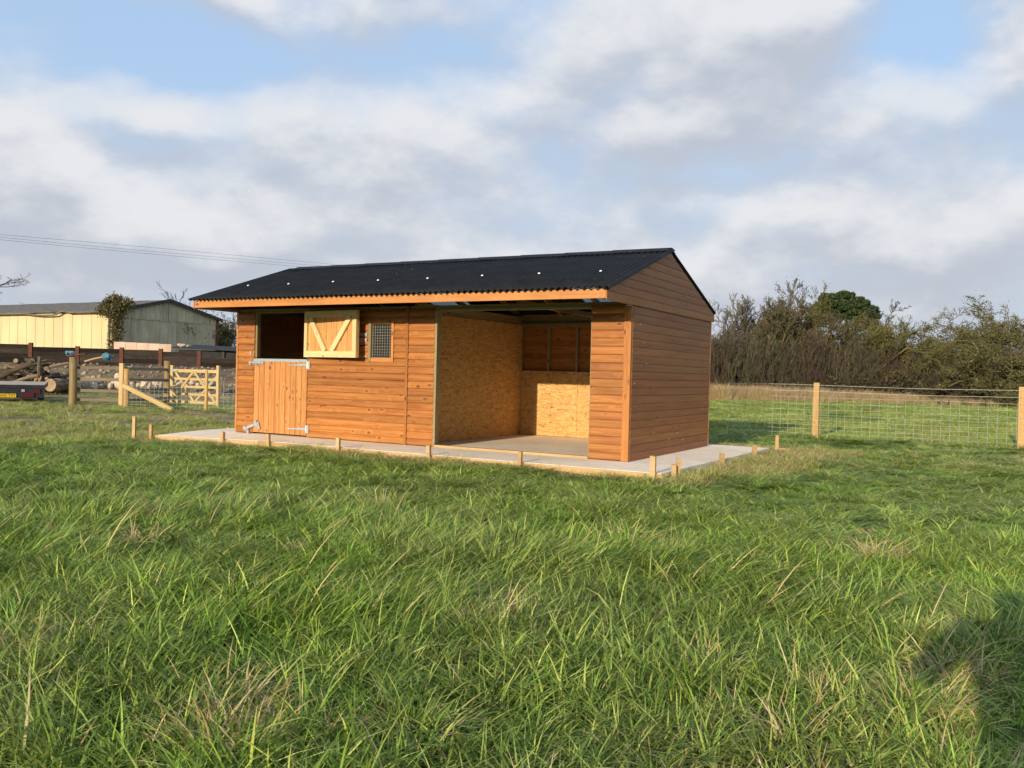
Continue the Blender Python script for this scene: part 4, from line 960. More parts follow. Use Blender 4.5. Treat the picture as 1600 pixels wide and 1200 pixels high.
def tubes(levels, sides, colr, var=.25, seed=0, tip=None):
    """tube mesh arrays of branch levels"""
    r_ = np.random.default_rng(seed); V = []; Q = []; C = []; base = 0
    for li, (pts, rad) in enumerate(levels):
        N, S1, _ = pts.shape; n = sides[min(li, len(sides) - 1)]
        d = np.gradient(pts, axis=1); d /= np.linalg.norm(d, axis=-1, keepdims=True) + 1e-9
        ref = np.where(np.abs(d[..., 2:3]) > .9, np.array([1., 0, 0]), np.array([0, 0, 1.])); u = np.cross(d, ref); u /= np.linalg.norm(u, axis=-1, keepdims=True); v = np.cross(d, u)
        a = 2 * math.pi * np.arange(n) / n
        ring = pts[:, :, None] + rad[..., None, None] * (u[:, :, None] * np.cos(a)[:, None] + v[:, :, None] * np.sin(a)[:, None])
        V.append(ring.reshape(-1, 3)); i, s, k = np.meshgrid(np.arange(N), np.arange(S1 - 1), np.arange(n), indexing='ij'); k2 = (k + 1) % n
        b = base + (i * S1 + s) * n; Q.append(np.stack([b + k, b + k2, b + n + k2, b + n + k], -1).reshape(-1, 4)); base += N * S1 * n
        cc = np.array(colr if tip is None or li < len(levels) - 2 else tip); cc = cc * (1 + var * r_.uniform(-1, 1, (N, 1, 1, 1))) * np.ones((N, S1, n, 1)); C.append(cc.reshape(-1, 3))
    return np.concatenate(V), np.concatenate(Q), np.concatenate(C)
def leaves(centers, size, colr, colr2, seed, flat=.0, aspect=1.6):
    r_ = np.random.default_rng(seed); N = len(centers); a = r_.normal(size=(N, 3)); a /= np.linalg.norm(a, axis=1, keepdims=True); b = np.cross(a, r_.normal(size=(N, 3))); b /= np.linalg.norm(b, axis=1, keepdims=True)
    s = size * r_.uniform(.6, 1.3, (N, 1)); V = np.stack([centers - a * s * aspect / 2, centers + b * s / 2, centers + a * s * aspect / 2, centers - b * s / 2], 1).reshape(-1, 3)
    Q = np.arange(N * 4).reshape(-1, 4); t = r_.uniform(0, 1, (N, 1)) ** 1.3; C = np.repeat((np.array(colr) * (1 - t) + np.array(colr2) * t) * r_.uniform(.75, 1.2, (N, 1)), 4, axis=0); return V, Q, C
def join(*parts):
    V = []; Q = []; C = []; b = 0
    for (v, q, c) in parts: V.append(v); Q.append(q + b); C.append(c); b += len(v)
    return np.concatenate(V), np.concatenate(Q), np.concatenate(C)
def tree(name, label, base, lv, cols, leaf=None, split=2, group='trees of the field hedge', cat='tree', sides=(8, 6, 4, 3, 3, 3), seed=0, tip=None):
    t_ = thing(name, label, cat, tuple(base), group)
    b3 = np.array(base)
    lv = [(p_ - b3, r_) for p_, r_ in lv]
    v, q, c = tubes(lv[:split], sides, cols, .12, seed); place('trunk', fast_mesh('trunk', v, q, None, 'twig', c, True), t_)
    A_ = tubes(lv[split:], sides[split:], cols, .3, seed + 1, tip)
    if leaf is not None:
        leaf = (leaf[0] - b3, leaf[1], leaf[2])
    place('crown', fast_mesh('crown', A_[0], A_[1], None, 'twig', A_[2]), t_)
    if leaf is not None: place('foliage', fast_mesh('foliage', leaf[0], leaf[1], None, 'leaf', leaf[2]), t_)
    return t_
def tb(px, dep): p_ = px_ground(px, dep, 0); p_[2] = float(gz(p_[0], p_[1])) - .05; return p_
def tips(lv, n, jit, seed, which=-1):
    r_ = np.random.default_rng(seed); p_ = lv[which][0].reshape(-1, 3); return p_[r_.integers(0, len(p_), n)] + r_.normal(0, jit, (n, 3))
GREY = (.15, .132, .105); OLIVE = (.145, .135, .066); LICH = (.135, .128, .052); DARK = (.07, .057, .052); RED = (.10, .075, .06)
# left of the hedge, partly behind the stable
b = tb(1128, 58); lv = grow(11, 5, b, 0, 3.6, .10, [(5, .62, .6, 30, .3), (5, .6, .55, 34, .25), (5, .6, .55, 36, .2), (4, .6, .6, 38, .2), (0, 0, 0, 0, 0)], vase=.3); lv = fit(lv, b, 7.0, .0135, 1.0)
tree('bare_tree', 'slender bare grey tree half hidden behind the stable gable', b, lv, GREY)
b = tb(1206, 57); lv = grow(12, 12, b, 0, 3.7, .085, [(7, .58, .6, 24, .3), (7, .55, .55, 28, .25), (6, .55, .6, 32, .2), (5, .6, .6, 34, .2), (0, 0, 0, 0, 0)], base_r=.8, vase=.42); lv = fit(lv, b, 7.5, .0135, 1.0)
tree('bare_tree', 'tall bushy bare tree with upswept twigs, left of the pine', b, lv, OLIVE, tip=(.105, .085, .052), leaf=leaves(tips(lv, 26000, .12, 41), .05, (.10, .092, .044), (.19, .17, .075), 42))
b = tb(1290, 57); lv = grow(13, 9, b, 0, 3.0, .085, [(7, .58, .6, 40, .3), (7, .58, .55, 42, .25), (6, .55, .6, 42, .2), (5, .55, .6, 42, .2), (0, 0, 0, 0, 0)], base_r=1.2, vase=.6, up=.05); lv = fit(lv, b, 7.0, .0135, 1.1)
tree('lichened_tree', 'yellow lichened bare tree growing in front of the pine', b, lv, LICH, tip=(.125, .115, .042), leaf=leaves(tips(lv, 26000, .12, 43), .052, (.11, .11, .038), (.23, .215, .065), 44))
# pine
b = tb(1318, 62); lv = grow(14, 1, b, 0, 5.3, .2, [(9, .40, .5, 58, .5), (7, .45, .5, 45, .35), (6, .5, .5, 40, .3), (0, 0, 0, 0, 0)], vase=.05, up=.10, wob=.10); lv = fit(lv, b, 6.9, .0135, 1.0)
rb = np.random.default_rng(5); blob = []
for (px, py, rx, rz_) in ((1298, 455, .75, .22), (1318, 453, .6, .20), (1334, 462, .7, .22), (1286, 465, .7, .25), (1352, 468, .75, .28), (1310, 468, .9, .3), (1364, 480, .5, .42), (1340, 482, .9, .4), (1312, 477, .9, .25), (1336, 473, .7, .25), (1278, 476, .6, .3), (1318, 486, 1.2, .35), (1356, 496, .6, .4), (1294, 490, .8, .3)):
    c_ = at_px(px, py + 9, 62)
    for j in range(15):
        q = rb.normal(size=3); q /= np.linalg.norm(q); cc_ = c_ + q * np.array((rx, rx, rz_)) * rb.uniform(.15, 1.1); m_ = rb.normal(size=(330, 3)); m_ /= np.linalg.norm(m_, axis=1, keepdims=True); blob.append(cc_ + m_ * rb.uniform(.2, 1, (330, 1)) * np.array((.30, .30, .17)))
cl2 = np.concatenate(blob)
lf_ = leaves(cl2, .085, (.026, .048, .017), (.075, .11, .036), 6, aspect=2.8)
tree('pine_tree', 'dark green pine crown rising above the bare hedge trees', b, lv, (.12, .075, .045), lf_, cat='pine')
b = tb(1408, 57); lv = grow(15, 5, b, 0, 2.9, .09, [(6, .6, .6, 45, .3), (6, .55, .55, 48, .25), (6, .5, .6, 50, .15), (4, .5, .65, 52, .15), (0, 0, 0, 0, 0)], wob=.38, vase=.4, up=.04); lv = fit(lv, b, 6.4, .0135, 1.0)
tree('thorn_tree', 'dark twisted thorn tree between the pine and the lichened dome', b, lv, DARK, tip=(.085, .065, .06))
b = tb(1508, 54); lv = grow(16, 11, b, 0, 2.9, .10, [(8, .62, .6, 46, .25), (7, .58, .55, 46, .2), (6, .55, .6, 48, .15), (5, .55, .6, 48, .15), (0, 0, 0, 0, 0)], base_r=.9, vase=.75, up=-.015, wob=.24); lv = fit(lv, b, 6.2, .0135, 1.25)
tree('hawthorn_tree', 'broad domed hawthorn covered in yellow green lichen', b, lv, LICH, tip=(.12, .105, .045), leaf=leaves(tips(lv, 46000, .13, 45), .055, (.10, .10, .036), (.21, .195, .06), 46))
b = tb(1590, 60); lv = grow(17, 3, b, 0, 4.0, .16, [(6, .6, .6, 55, .4), (5, .6, .55, 50, .3), (5, .55, .6, 50, .2), (4, .5, .6, 50, .2), (0, 0, 0, 0, 0)], wob=.36, vase=.3, up=.03); lv = fit(lv, b, 6.9, .0135, 1.1)
tree('bare_oak', 'bare crooked oak showing above the hedge behind the domed hawthorn', b, lv, GREY)
b = tb(1455, 60); lv = grow(18, 4, b, 0, 2.8, .07, [(5, .6, .6, 34, .3), (5, .58, .55, 38, .25), (5, .55, .6, 40, .2), (3, .5, .6, 40, .2), (0, 0, 0, 0, 0)], vase=.4); lv = fit(lv, b, 5.6, .0135, 1.0)
tree('bare_shrub', 'low bare shrub between the thorn tree and the domed hawthorn', b, lv, RED)
# left side trees
b = tb(8, 78); lv = grow(21, 1, b, 0, 5.2, .22, [(7, .62, .6, 42, .35), (5, .6, .55, 44, .25), (4, .55, .6, 46, .2), (4, .5, .6, 46, .2), (0, 0, 0, 0, 0)], wob=.28, vase=.2); lv = fit(lv, b, 10.2, .016, 1.25)
tree('bare_tree', 'bare crooked tree rising over the far end of the barn roof', b, lv, GREY, group='trees beyond the barn')
for k, (px, h, sd_, lb_) in enumerate(((297, 4.9, 22, 'tall thin bare tree behind the barn gable'), (313, 4.1, 23, 'shorter bare tree between the barn gable and stable roof'), (352, 3.7, 26, 'small bare tree just behind the stable eaves'))):
    b = tb(px, 78); lv = grow(sd_, 2, b, 0, h, .12, [(6, .5, .55, 26, .35), (5, .5, .55, 28, .25), (5, .5, .6, 30, .2), (0, 0, 0, 0, 0)], vase=.12); lv = fit(lv, b, h * 1.75, .014)
    tree('bare_tree', lb_, b, lv, RED, group='trees beyond the barn')
b = tb(356, 64); lv = grow(24, 7, b, 0, 2.6, .08, [(6, .6, .6, 36, .25), (6, .55, .55, 40, .2), (5, .5, .6, 42, .2), (3, .5, .6, 44, .2), (0, 0, 0, 0, 0)], base_r=1.3, vase=.55); lv = fit(lv, b, 5.2, .011)
lf_ = leaves(tips(lv, 18000, .16, 9), .08, (.085, .08, .03), (.17, .15, .058), 10)
tree('green_bush', 'olive green bush between the barn and the stable', b, lv, OLIVE, lf_, group='trees beyond the barn', cat='bush')
# ivy on the barn corner
iv = thing('ivy', 'thick ivy climbing the corner of the yellow barn wall', 'ivy', (BX + .1, BYF - .2, 0))
r_ = np.random.default_rng(31); cs = []
for (px, py, rx, rz_, n) in ((180, 470, .35, .3, 1300), (174, 478, .55, .32, 1700), (187, 480, .45, .28, 1300), (181, 489, .45, .42, 1400), (182, 506, .30, .6, 900), (183, 522, .24, .7, 600), (179, 536, .24, .6, 350), (196, 474, .5, .2, 800), (162, 486, .5, .2, 700)):
    c_ = at_px(px, py, 54.7); q = r_.normal(size=(n, 3)); q /= np.linalg.norm(q, axis=1, keepdims=True); q *= r_.uniform(.3, 1, (n, 1)) ** .5; cs.append(c_ + q * np.array((rx, rx * .8, rz_)))
v, q, c = leaves(np.concatenate(cs) + r_.normal(0, .16, (sum(map(len, cs)), 3)) * np.array((1, 1, .8)), .08, (.075, .075, .028), (.19, .155, .065), 32)
place('foliage', fast_mesh('foliage', v, q, None, 'leaf', c), iv, (-BX - .1, -BYF + .2, 0))
mb = MB(); mb.tube([(.1, -.1, 0), (.15, -.12, 1.5), (.05, -.1, 3.), (.15, -.15, 4.6)], [.12, .10, .09, .05], 7); mb.build('stem', 'tan_bark', iv, True)

# ------------------------------------------------------------------ scattered vegetation (geometry nodes, stuff)
def scatter(name, pts, rot, scl, idx, meshes, label, cat):
    cl = bpy.data.collections.new(name + '_sources')
    for k, me in enumerate(meshes):
        o = bpy.data.objects.new('%s_source_%02d' % (name, k), me); cl.objects.link(o)
    me = bpy.data.meshes.new(name); n = len(pts); me.vertices.add(n); me.vertices.foreach_set('co', np.asarray(pts, np.float32).ravel())
    a = me.attributes.new('rot', 'FLOAT_VECTOR', 'POINT'); a.data.foreach_set('vector', np.asarray(rot, np.float32).ravel())
    a = me.attributes.new('scl', 'FLOAT_VECTOR', 'POINT'); a.data.foreach_set('vector', np.asarray(scl, np.float32).ravel())
    a = me.attributes.new('idx', 'INT', 'POINT'); a.data.foreach_set('value', np.asarray(idx, np.int32))
    o = place(name, me); o['kind'] = 'stuff'; o['label'] = label; o['category'] = cat
    ng = bpy.data.node_groups.new(name + '_nodes', 'GeometryNodeTree')
    ng.interface.new_socket('Geometry', in_out='INPUT', socket_type='NodeSocketGeometry'); ng.interface.new_socket('Geometry', in_out='OUTPUT', socket_type='NodeSocketGeometry')
    i_ = ng.nodes.new('NodeGroupInput'); o_ = ng.nodes.new('NodeGroupOutput')
    ci = ng.nodes.new('GeometryNodeCollectionInfo'); ci.inputs['Collection'].default_value = cl; ci.inputs['Separate Children'].default_value = True; ci.inputs['Reset Children'].default_value = True
    def attr(nm, ty):
        q = ng.nodes.new('GeometryNodeInputNamedAttribute'); q.data_type = ty; q.inputs[0].default_value = nm; return q.outputs[0]
    ip = ng.nodes.new('GeometryNodeInstanceOnPoints'); ip.inputs['Pick Instance'].default_value = True
    ng.links.new(i_.outputs[0], ip.inputs['Points']); ng.links.new(ci.outputs[0], ip.inputs['Instance']); ng.links.new(attr('idx', 'INT'), ip.inputs['Instance Index'])
    er = ng.nodes.new('FunctionNodeEulerToRotation'); ng.links.new(attr('rot', 'FLOAT_VECTOR'), er.inputs[0]); ng.links.new(er.outputs[0], ip.inputs['Rotation'])
    ng.links.new(attr('scl', 'FLOAT_VECTOR'), ip.inputs['Scale']); ng.links.new(ip.outputs[0], o_.inputs[0])
    md = o.modifiers.new('scatter', 'NODES'); md.node_group = ng; return o

def blades(seed, n, rad, h, wid, lean, curl, cols, dirx=0., hvar=.45, flat=0., sub=0):
    """a tuft of n curved blades; cols = list of (weight, colour)"""
    r_ = np.random.default_rng(seed); S = 4
    th = r_.uniform(0, 2 * math.pi, n); rr = rad * np.sqrt(r_.uniform(0, 1, n)); P0 = np.stack([rr * np.cos(th), rr * np.sin(th), np.full(n, -.02)], -1)
    kh = np.ones(n); kc = np.ones(n); kl = np.ones(n)
    if sub:
        cth = r_.uniform(0, 2 * math.pi, sub); cr = rad * np.sqrt(r_.uniform(0, 1, sub)); ci_ = r_.integers(0, sub, n); lo_ = r_.uniform(0, 1, n) < .22
        off = r_.normal(0, .028, (n, 2)); P1_ = np.stack([cr[ci_] * np.cos(cth[ci_]) + off[:, 0], cr[ci_] * np.sin(cth[ci_]) + off[:, 1]], -1)
        P0[:, :2] = np.where(lo_[:, None], P0[:, :2], P1_); th = np.where(lo_, th, r_.uniform(0, 2 * math.pi, sub)[ci_] * .0 + np.arctan2(off[:, 1], off[:, 0]) + .0)
        ld = r_.uniform(0, 2 * math.pi, sub); kh = np.where(lo_, .6, r_.uniform(.55, 1.4, sub)[ci_]); kc = np.where(lo_, .9, r_.uniform(.72, 1.3, sub)[ci_]); kl = r_.uniform(.5, 1.6, sub)[ci_]
        mixd_ = r_.uniform(0, 1, n) < .6; th = np.where(mixd_ & ~lo_, ld[ci_], th)
    a = th + r_.normal(0, .7 if sub else 1.2, n); hd = np.stack([np.cos(a) + dirx * 2.2, np.sin(a)], -1); hd /= np.linalg.norm(hd, axis=1, keepdims=True) + 1e-6
    le = np.clip(lean * kl * r_.uniform(.3, 1.5, n) + dirx * .35, 0, 1.25); H_ = h * kh * (1 + hvar * r_.uniform(-1, 1, n)); cu = curl * r_.uniform(.2, 1.6, n)
    pts = np.zeros((n, S + 1, 3)); pts[:, 0] = P0; ang = le.copy()
    for s in range(S):
        dz = np.cos(np.minimum(ang, 1.9)); dh = np.sin(np.minimum(ang, 1.9)); st = (H_ / S)[:, None]
        pts[:, s + 1] = pts[:, s] + st * np.stack([hd[:, 0] * dh, hd[:, 1] * dh, dz], -1); ang = ang + cu / S
    pts[:, 1:, 2] = np.maximum(pts[:, 1:, 2], .006 + flat)
    sd_ = np.stack([-hd[:, 1], hd[:, 0], np.zeros(n)], -1); tw = r_.normal(0, .7, n)[:, None]; sd_ = sd_ * np.cos(tw) + np.concatenate([hd, np.zeros((n, 1))], 1) * np.sin(tw)
    wp = wid * r_.uniform(.6, 1.35, n)[:, None, None] * np.array([.8, 1., .85, .55])[None, :, None]
    Lf = pts[:, :S] - sd_[:, None] * wp / 2; Rt = pts[:, :S] + sd_[:, None] * wp / 2; tip_ = pts[:, S:]
    V = np.concatenate([Lf, Rt, tip_], 1); nv = 2 * S + 1; b0 = np.arange(n)[:, None] * nv
    Q = np.concatenate([b0 + np.array([[s, S + s, S + s + 1, s + 1]]) for s in range(S - 1)], 0); T = b0 + np.array([[S - 1, 2 * S - 1, 2 * S]])
    wts = np.array([c_[0] for c_ in cols], float); wts /= wts.sum(); ci = r_.choice(len(cols), n, p=wts); C = np.array([c_[1] for c_ in cols])[ci] * r_.uniform(.78, 1.22, (n, 1)) * kc[:, None]
    return fast_mesh('tuft', V.reshape(-1, 3), Q, T, 'grass', np.repeat(C, nv, axis=0))
G1, G2, G3, G4 = (.178, .278, .047), (.243, .362, .064), (.098, .165, .032), (.390, .450, .105)
ST1, ST2, ST3 = (.52, .41, .19), (.40, .29, .13), (.62, .52, .28)
LUSH = [(4, G1), (4, G2), (3, G3), (2.2, G4), (.22, ST1), (.2, ST2), (.12, ST3)]
DRYISH = [(3, G1), (2, G2), (2, G4), (2.2, ST1), (1.6, ST2), (.8, ST3)]
tufts = []
for s in range(5): tufts.append(blades(100 + s, 430, .31, .20, .0076, .58, 1.5, LUSH, sub=17))                     # 0-4 upright
for s in range(4): tufts.append(blades(120 + s, 430, .31, .25, .0076, .72, 1.4, LUSH, dirx=.6, sub=15))            # 5-8 combed over
for s in range(2): tufts.append(blades(130 + s, 110, .11, .24, .0070, .5, 2.3, [(1, G4), (4, ST1), (2, ST2), (3, ST3)]))  # 9-10 straw tussock
for s in range(3): tufts.append(blades(140 + s, 420, .32, .085, .0050, .5, 1.0, [(4, G1), (4, G2), (3, G4), (1.0, ST1), (.8, ST2)]))   # 11-13 short turf
for s in range(3): tufts.append(blades(150 + s, 240, .30, .13, .0052, 1.25, .5, [(1.6, G4), (1.2, G1), (3.2, (.44, .35, .17)), (3.5, (.33, .255, .12)), (1.2, ST3), (1.5, (.24, .2, .09))], hvar=.6))    # 14-16 strewn straw
for s in range(2): tufts.append(blades(160 + s, 380, .30, .16, .0056, .6, 1.1, DRYISH, sub=14))                     # 17-18 mixed
for s in range(2): tufts.append(blades(170 + s, 130, .26, .30, .0090, .70, 1.6, [(3, G2), (3, G4), (2, G1), (.4, ST1)], dirx=.5))   # 19-20 long bright blades
for s in range(2): tufts.append(blades(180 + s, 120, .34, .72, .009, .22, .7, [(2, (.46, .35, .19)), (2, (.54, .42, .24)), (1, (.30, .22, .12))]))   # 21-22 tall dry grass

def scatter_grass():
    bands = [(1.7, 5.0, 28), (5.0, 9.0, 22), (9.0, 15.0, 18), (15.0, 26.0, 10), (26.0, 55.0, 2.0)]
    Pt = []; Rt = []; Sc = []; Ix = []
    for (d0, d1, den) in bands:
        half = .68; area = half * (d1 * d1 - d0 * d0); n = int(area * den)
        dep = np.sqrt(rng.uniform(d0 * d0, d1 * d1, n)); lat = rng.uniform(-half, half, n) * dep
        x, y = world2(lat, dep); ds = d_slab(x, y); keep = (ds > .055) & ~((lat < -7) & (dep > 37))
        inb = (x > -7.5) & (x < .05) & (y > -.05) & (y < 3.6); keep &= ~inb
        x, y, dep, lat, ds = x[keep], y[keep], dep[keep], lat[keep], ds[keep]; n = len(x)
        z = gz(x, y); zn = zones(x, y); u = rng.uniform(0, 1, n); lo = lf(x, y, 1.15, 34); lo2 = lf(x, y, 3.0, 2); lo3 = lf(x, y, .45, 40)
        idx = rng.integers(0, 5, n)
        comb = (lo + .5 * lo2 > .2) & (u < .5); idx[comb] = rng.integers(5, 9, comb.sum())
        st = (u > .98) | ((lo2 > .95) & (u > .80)); idx[st] = rng.integers(9, 11, st.sum())
        lg = (lo3 < -.25) & (u > .55) & (u < .75) & (dep < 7); idx[lg] = rng.integers(19, 21, lg.sum())
        mixd = ((lo3 + .5 * lo2) > .5) & (u < .55); idx[mixd] = rng.integers(17, 19, mixd.sum())
        # height falls away from the camera's rank sward towards the slab and the fence
        s = np.interp(dep, [1.7, 3.5, 6, 9, 13, 20], [.74, .70, .54, .42, .37, .35]) * np.clip(1 + .36 * lo + .40 * lo2 + .36 * lf(x, y, 6.5, 26), .36, 2.0) * rng.uniform(.75, 1.2, n)
        near_slab = np.clip((ds - .15) / 1.3, 0, 1); s *= .42 + .58 * near_slab
        sideR = (x > 1.2) & (y > -3); s[sideR] *= .72
        fieldR = (y > 8.6) & (lat > -6); leftyard = (x < -8.3) & (dep > 13)
        short = fieldR | (leftyard & (u < .85)); idx[short] = rng.integers(11, 14, short.sum()); s[short] = rng.uniform(.7, 1.15, short.sum())
        fr = fieldR & (u > .9); idx[fr] = 17; s[fr] = .6
        ly = leftyard & (u > .28) & (u < .85); idx[ly] = rng.integers(14, 19, ly.sum()); s[ly] = rng.uniform(.5, .8, ly.sum())
        drop = (rng.uniform(0, 1, n) < zn[:, 1] * .78) & leftyard
        dr = zn[:, 0] > rng.uniform(.15, .95, n); idx[dr] = rng.integers(14, 19, dr.sum()); s[dr] = rng.uniform(.45, .85, dr.sum())
        dr2 = dr & (u > .70); idx[dr2] = rng.integers(11, 14, dr2.sum()); s[dr2] = .8
        
        s[ds < .3] = np.minimum(s[ds < .3], .6)
        az_ = np.where((idx >= 5) & (idx < 9) | (idx >= 19) & (idx < 21), 2.6 * lf(x, y, 1.3, 10) + .9 * rng.normal(size=n), rng.uniform(0, 6.28, n))
        wide = np.interp(dep, [0, 10, 20, 40], [1, 1.1, 1.5, 2.3])
        ok = ~drop
        Pt.append(np.stack([x, y, z], -1)[ok]); Rt.append(np.stack([rng.normal(0, .08, n), rng.normal(0, .08, n), az_], -1)[ok]); wd = np.where((idx == 9) | (idx == 10), s, np.maximum(s, .82)) * wide; Sc.append(np.stack([wd, wd, s], -1)[ok]); Ix.append(idx[ok])
    # dead straw tussocks standing in the green
    for (lat, dep, k_) in ((-.96, 3.0, 4), (-.80, 2.75, 3), (1.92, 3.6, 5), (1.55, 3.2, 3), (-.1, 4.1, 3), (-2.9, 6.9, 4), (-.35, 2.9, 2), (.85, 3.5, 2), (.95, 2.9, 2), (-1.9, 3.6, 2), (.9, 6.2, 3), (-1.2, 7.6, 3), (2.6, 6.0, 3)):
        x, y = world2(lat + rng.normal(0, .09, k_), dep + rng.normal(0, .09, k_)); q = rng.uniform(.6, .9, k_)
        Pt.append(np.stack([x, y, gz(x, y)], -1)); Rt.append(np.stack([rng.normal(0, .1, k_), rng.normal(0, .1, k_), rng.uniform(0, 6.28, k_)], -1)); Sc.append(np.stack([q * 1.2, q * 1.2, q], -1)); Ix.append(rng.integers(9, 11, k_))
    # cut straw strewn thickly round the slab
    n = 5200; x = rng.uniform(SX0 - 2.2, SX1 + 2.6, n); y = rng.uniform(SY0 - 1.2, SY1 + 2., n); ds = d_slab(x, y); zn = zones(x, y)[:, 0]
    k = (ds > .10) & (zn > rng.uniform(.08, .9, n)); x, y = x[k], y[k]; n = len(x); q = rng.uniform(.4, .75, n)
    Pt.append(np.stack([x, y, gz(x, y) + .01], -1)); Rt.append(np.stack([np.zeros(n), np.zeros(n), rng.uniform(0, 6.28, n)], -1)); Sc.append(np.stack([q * 1.2, q * 1.2, q], -1)); Ix.append(rng.integers(14, 17, n))
    P_ = np.concatenate(Pt); scatter('field_grass', P_, np.concatenate(Rt), np.concatenate(Sc), np.concatenate(Ix), tufts, 'rough green pasture grass with straw blades over the whole field', 'grass'); print('grass tufts', len(P_))
scatter_grass()

# dry tall grass along the foot of the hedge
def hedge_line(t, off):      # t: picture column, off: metres beyond the field edge
    dep = np.interp(t, [1000, 1110, 1600, 1750], [53.5, 52.5, 49., 48.]) + off; lat = (t - 800) / FPX * dep; return world2(lat, dep)
n = 1500; t_ = rng.uniform(1020, 1740, n); of = rng.uniform(-.4, 2.2, n); x, y = hedge_line(t_, of); fade = np.interp(t_, [1020, 1330, 1480, 1740], [1.1, .9, .55, .5]); ok = rng.uniform(0, 1, n) < np.interp(t_, [1020, 1350, 1500, 1740], [1, .9, .45, .4])
scatter('dry_grass', np.stack([x, y, gz(x, y)], -1)[ok], np.stack([np.zeros(n), np.zeros(n), rng.uniform(0, 6.28, n)], -1)[ok], (rng.uniform(.7, 1.25, n) * fade)[ok, None] * np.ones((1, 3)), rng.integers(21, 23, n)[ok] - 21, tufts[21:23], 'tall straw coloured dry grass along the foot of the hedge', 'grass')

# thicket of saplings and brambles that reads as one mass behind the dry grass
sap = []
for s in range(6):
    lv = grow(200 + s, 5, (0, 0, 0), 0, 3.0, .026, [(6, .5, .6, 20, .2), (5, .5, .6, 24, .2), (4, .5, .7, 28, .2), (0, 0, 0, 0, 0)], base_r=.35, vase=.18, up=.10, wob=.12)
    lv = [(p_, np.maximum(r_, .007)) for p_, r_ in lv]
    v, q, c = tubes(lv, (4, 3, 3, 3), [(.092, .070, .052), (.112, .090, .063), (.108, .106, .058)][s % 3], .35, s); sap.append(fast_mesh('sapling', v, q, None, 'twig', c))
n = 760; t_ = rng.uniform(1000, 1760, n); of = 1.8 + rng.uniform(0, 7.5, n); x, y = hedge_line(t_, of); hh = np.interp(t_, [1000, 1120, 1250, 1400, 1500, 1760], [1.0, 1.02, 1.02, .92, .8, .85]) * rng.uniform(.72, 1.08, n)
scatter('sapling_thicket', np.stack([x, y, gz(x, y)], -1), np.stack([rng.normal(0, .05, n), rng.normal(0, .05, n), rng.uniform(0, 6.28, n)], -1), hh[:, None] * np.array([[1.1, 1.1, 1.0]]), rng.integers(0, 6, n), sap, 'dense brown thicket of bare upright saplings along the field edge', 'thicket')
brm = []
for s in range(4):
    r_ = np.random.default_rng(300 + s); q = r_.normal(size=(900, 3)); q /= np.linalg.norm(q, axis=1, keepdims=True); q *= r_.uniform(.25, 1, (900, 1)) ** .5; q = q * np.array((.75, .75, .62)) + np.array((0, 0, .5)); q = q[q[:, 2] > 0]
    lvb = leaves(q, .075, [(.045, .042, .022), (.055, .055, .022), (.06, .045, .028), (.04, .05, .02)][s], (.13, .115, .055), 310 + s)
    st = grow(320 + s, 14, (0, 0, 0), 0, 1.5, .012, [(4, .5, .7, 40, .2), (0, 0, 0, 0, 0)], base_r=.4, vase=.9, up=-.1, wob=.25); tv = tubes(st, (3, 3), (.11, .075, .06), .3, s)
    v, qq, c = join(lvb, tv); brm.append(fast_mesh('bramble', v, qq, None, 'leaf', c))
n = 420; t_ = rng.uniform(1000, 1760, n); of = 1.6 + rng.uniform(0, 5.5, n) ** 1.0; x, y = hedge_line(t_, of); ss = np.interp(t_, [1000, 1200, 1330, 1450, 1760], [.9, 1.0, 1.35, 1.6, 1.6]) * rng.uniform(.7, 1.3, n) * np.interp(of, [1.6, 7], [.9, 1.5])
scatter('bramble_undergrowth', np.stack([x, y, gz(x, y)], -1), np.stack([np.zeros(n), np.zeros(n), rng.uniform(0, 6.28, n)], -1), ss[:, None] * np.ones((1, 3)), rng.integers(0, 4, n), brm, 'dark bramble undergrowth below the saplings and hawthorn', 'undergrowth')

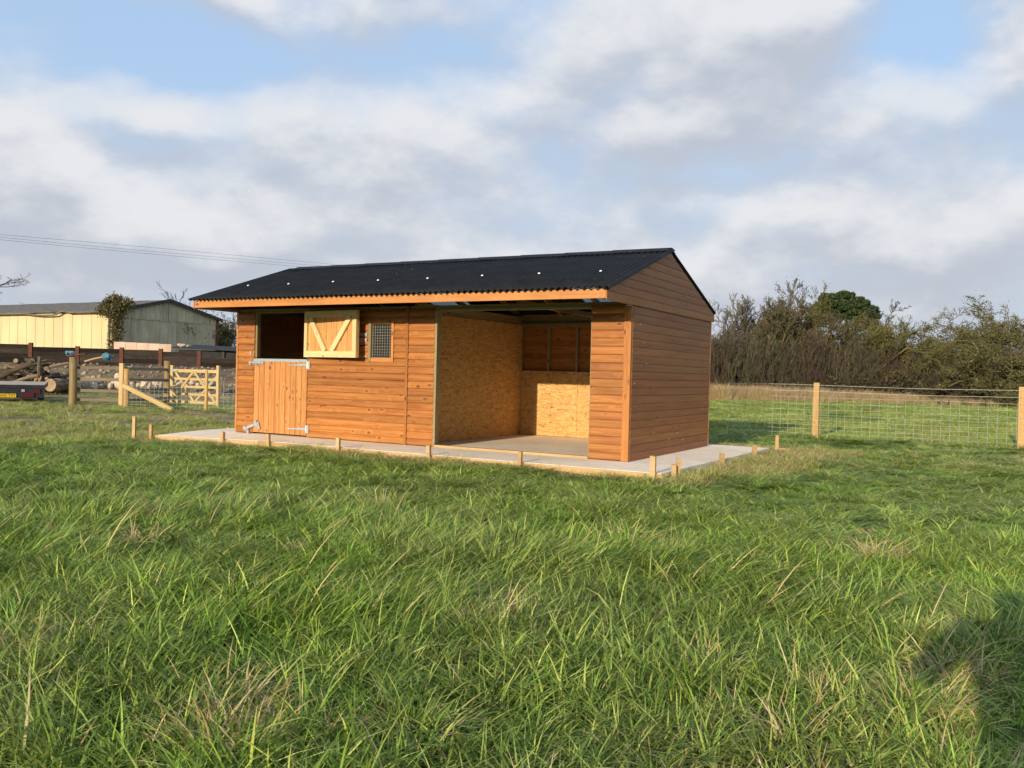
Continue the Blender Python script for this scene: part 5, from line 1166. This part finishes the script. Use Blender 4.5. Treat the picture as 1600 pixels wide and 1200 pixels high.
# ------------------------------------------------------------------ the person taking the picture: only the shadow falls into view
def person():
    px_, py_ = 4.58, -11.20; z0 = float(gz(np.array(px_), np.array(py_)))
    J = {'pelvis': (0, 0, .92), 'waist': (0, .0, 1.08), 'chest': (0, .0, 1.30), 'neck': (0, .01, 1.44), 'head0': (0, .03, 1.52), 'head1': (0, .03, 1.64),
         'shl': (-.20, 0, 1.38), 'ell': (-.36, .08, 1.16), 'wrl': (-.24, .27, 1.22), 'hal': (-.19, .30, 1.25), 'shr': (.20, 0, 1.38), 'elr': (.36, .08, 1.16), 'wrr': (-.02, .27, 1.22), 'har': (-.08, .30, 1.25),
         'hpl': (-.10, 0, .88), 'knl': (-.13, .02, .48), 'anl': (-.14, -.02, .09), 'tol': (-.15, .14, .04), 'hpr': (.10, 0, .88), 'knr': (.13, .02, .48), 'anr': (.14, -.02, .09), 'tor': (.15, .14, .04)}
    rad = {'pelvis': .16, 'waist': .16, 'chest': .19, 'neck': .065, 'head0': .09, 'head1': .095, 'shl': .09, 'ell': .065, 'wrl': .04, 'hal': .04, 'shr': .09, 'elr': .065, 'wrr': .04, 'har': .04, 'hpl': .10, 'knl': .07, 'anl': .05, 'tol': .045, 'hpr': .10, 'knr': .07, 'anr': .05, 'tor': .045}
    E_ = [('pelvis', 'waist'), ('waist', 'chest'), ('chest', 'neck'), ('neck', 'head0'), ('head0', 'head1'), ('chest', 'shl'), ('shl', 'ell'), ('ell', 'wrl'), ('wrl', 'hal'), ('chest', 'shr'), ('shr', 'elr'), ('elr', 'wrr'), ('wrr', 'har'),
          ('pelvis', 'hpl'), ('hpl', 'knl'), ('knl', 'anl'), ('anl', 'tol'), ('pelvis', 'hpr'), ('hpr', 'knr'), ('knr', 'anr'), ('anr', 'tor')]
    ks = list(J); me = bpy.data.meshes.new('person'); me.from_pydata([J[k] for k in ks], [(ks.index(a), ks.index(b)) for a, b in E_], []); me.update()
    o = place('person', me, None, (px_, py_, z0)); me.materials.append(M['coat'])
    sm = o.modifiers.new('skin', 'SKIN'); sm.use_smooth_shade = True
    for i, k in enumerate(ks):
        sv = me.skin_vertices[0].data[i]; sv.radius = (rad[k], rad[k]); sv.use_root = (k == 'pelvis')
    s2 = o.modifiers.new('sub', 'SUBSURF'); s2.levels = 1; s2.render_levels = 2
    tag(o, 'person in dark coat taking the picture, seen only by shadow on grass', 'person')
person()
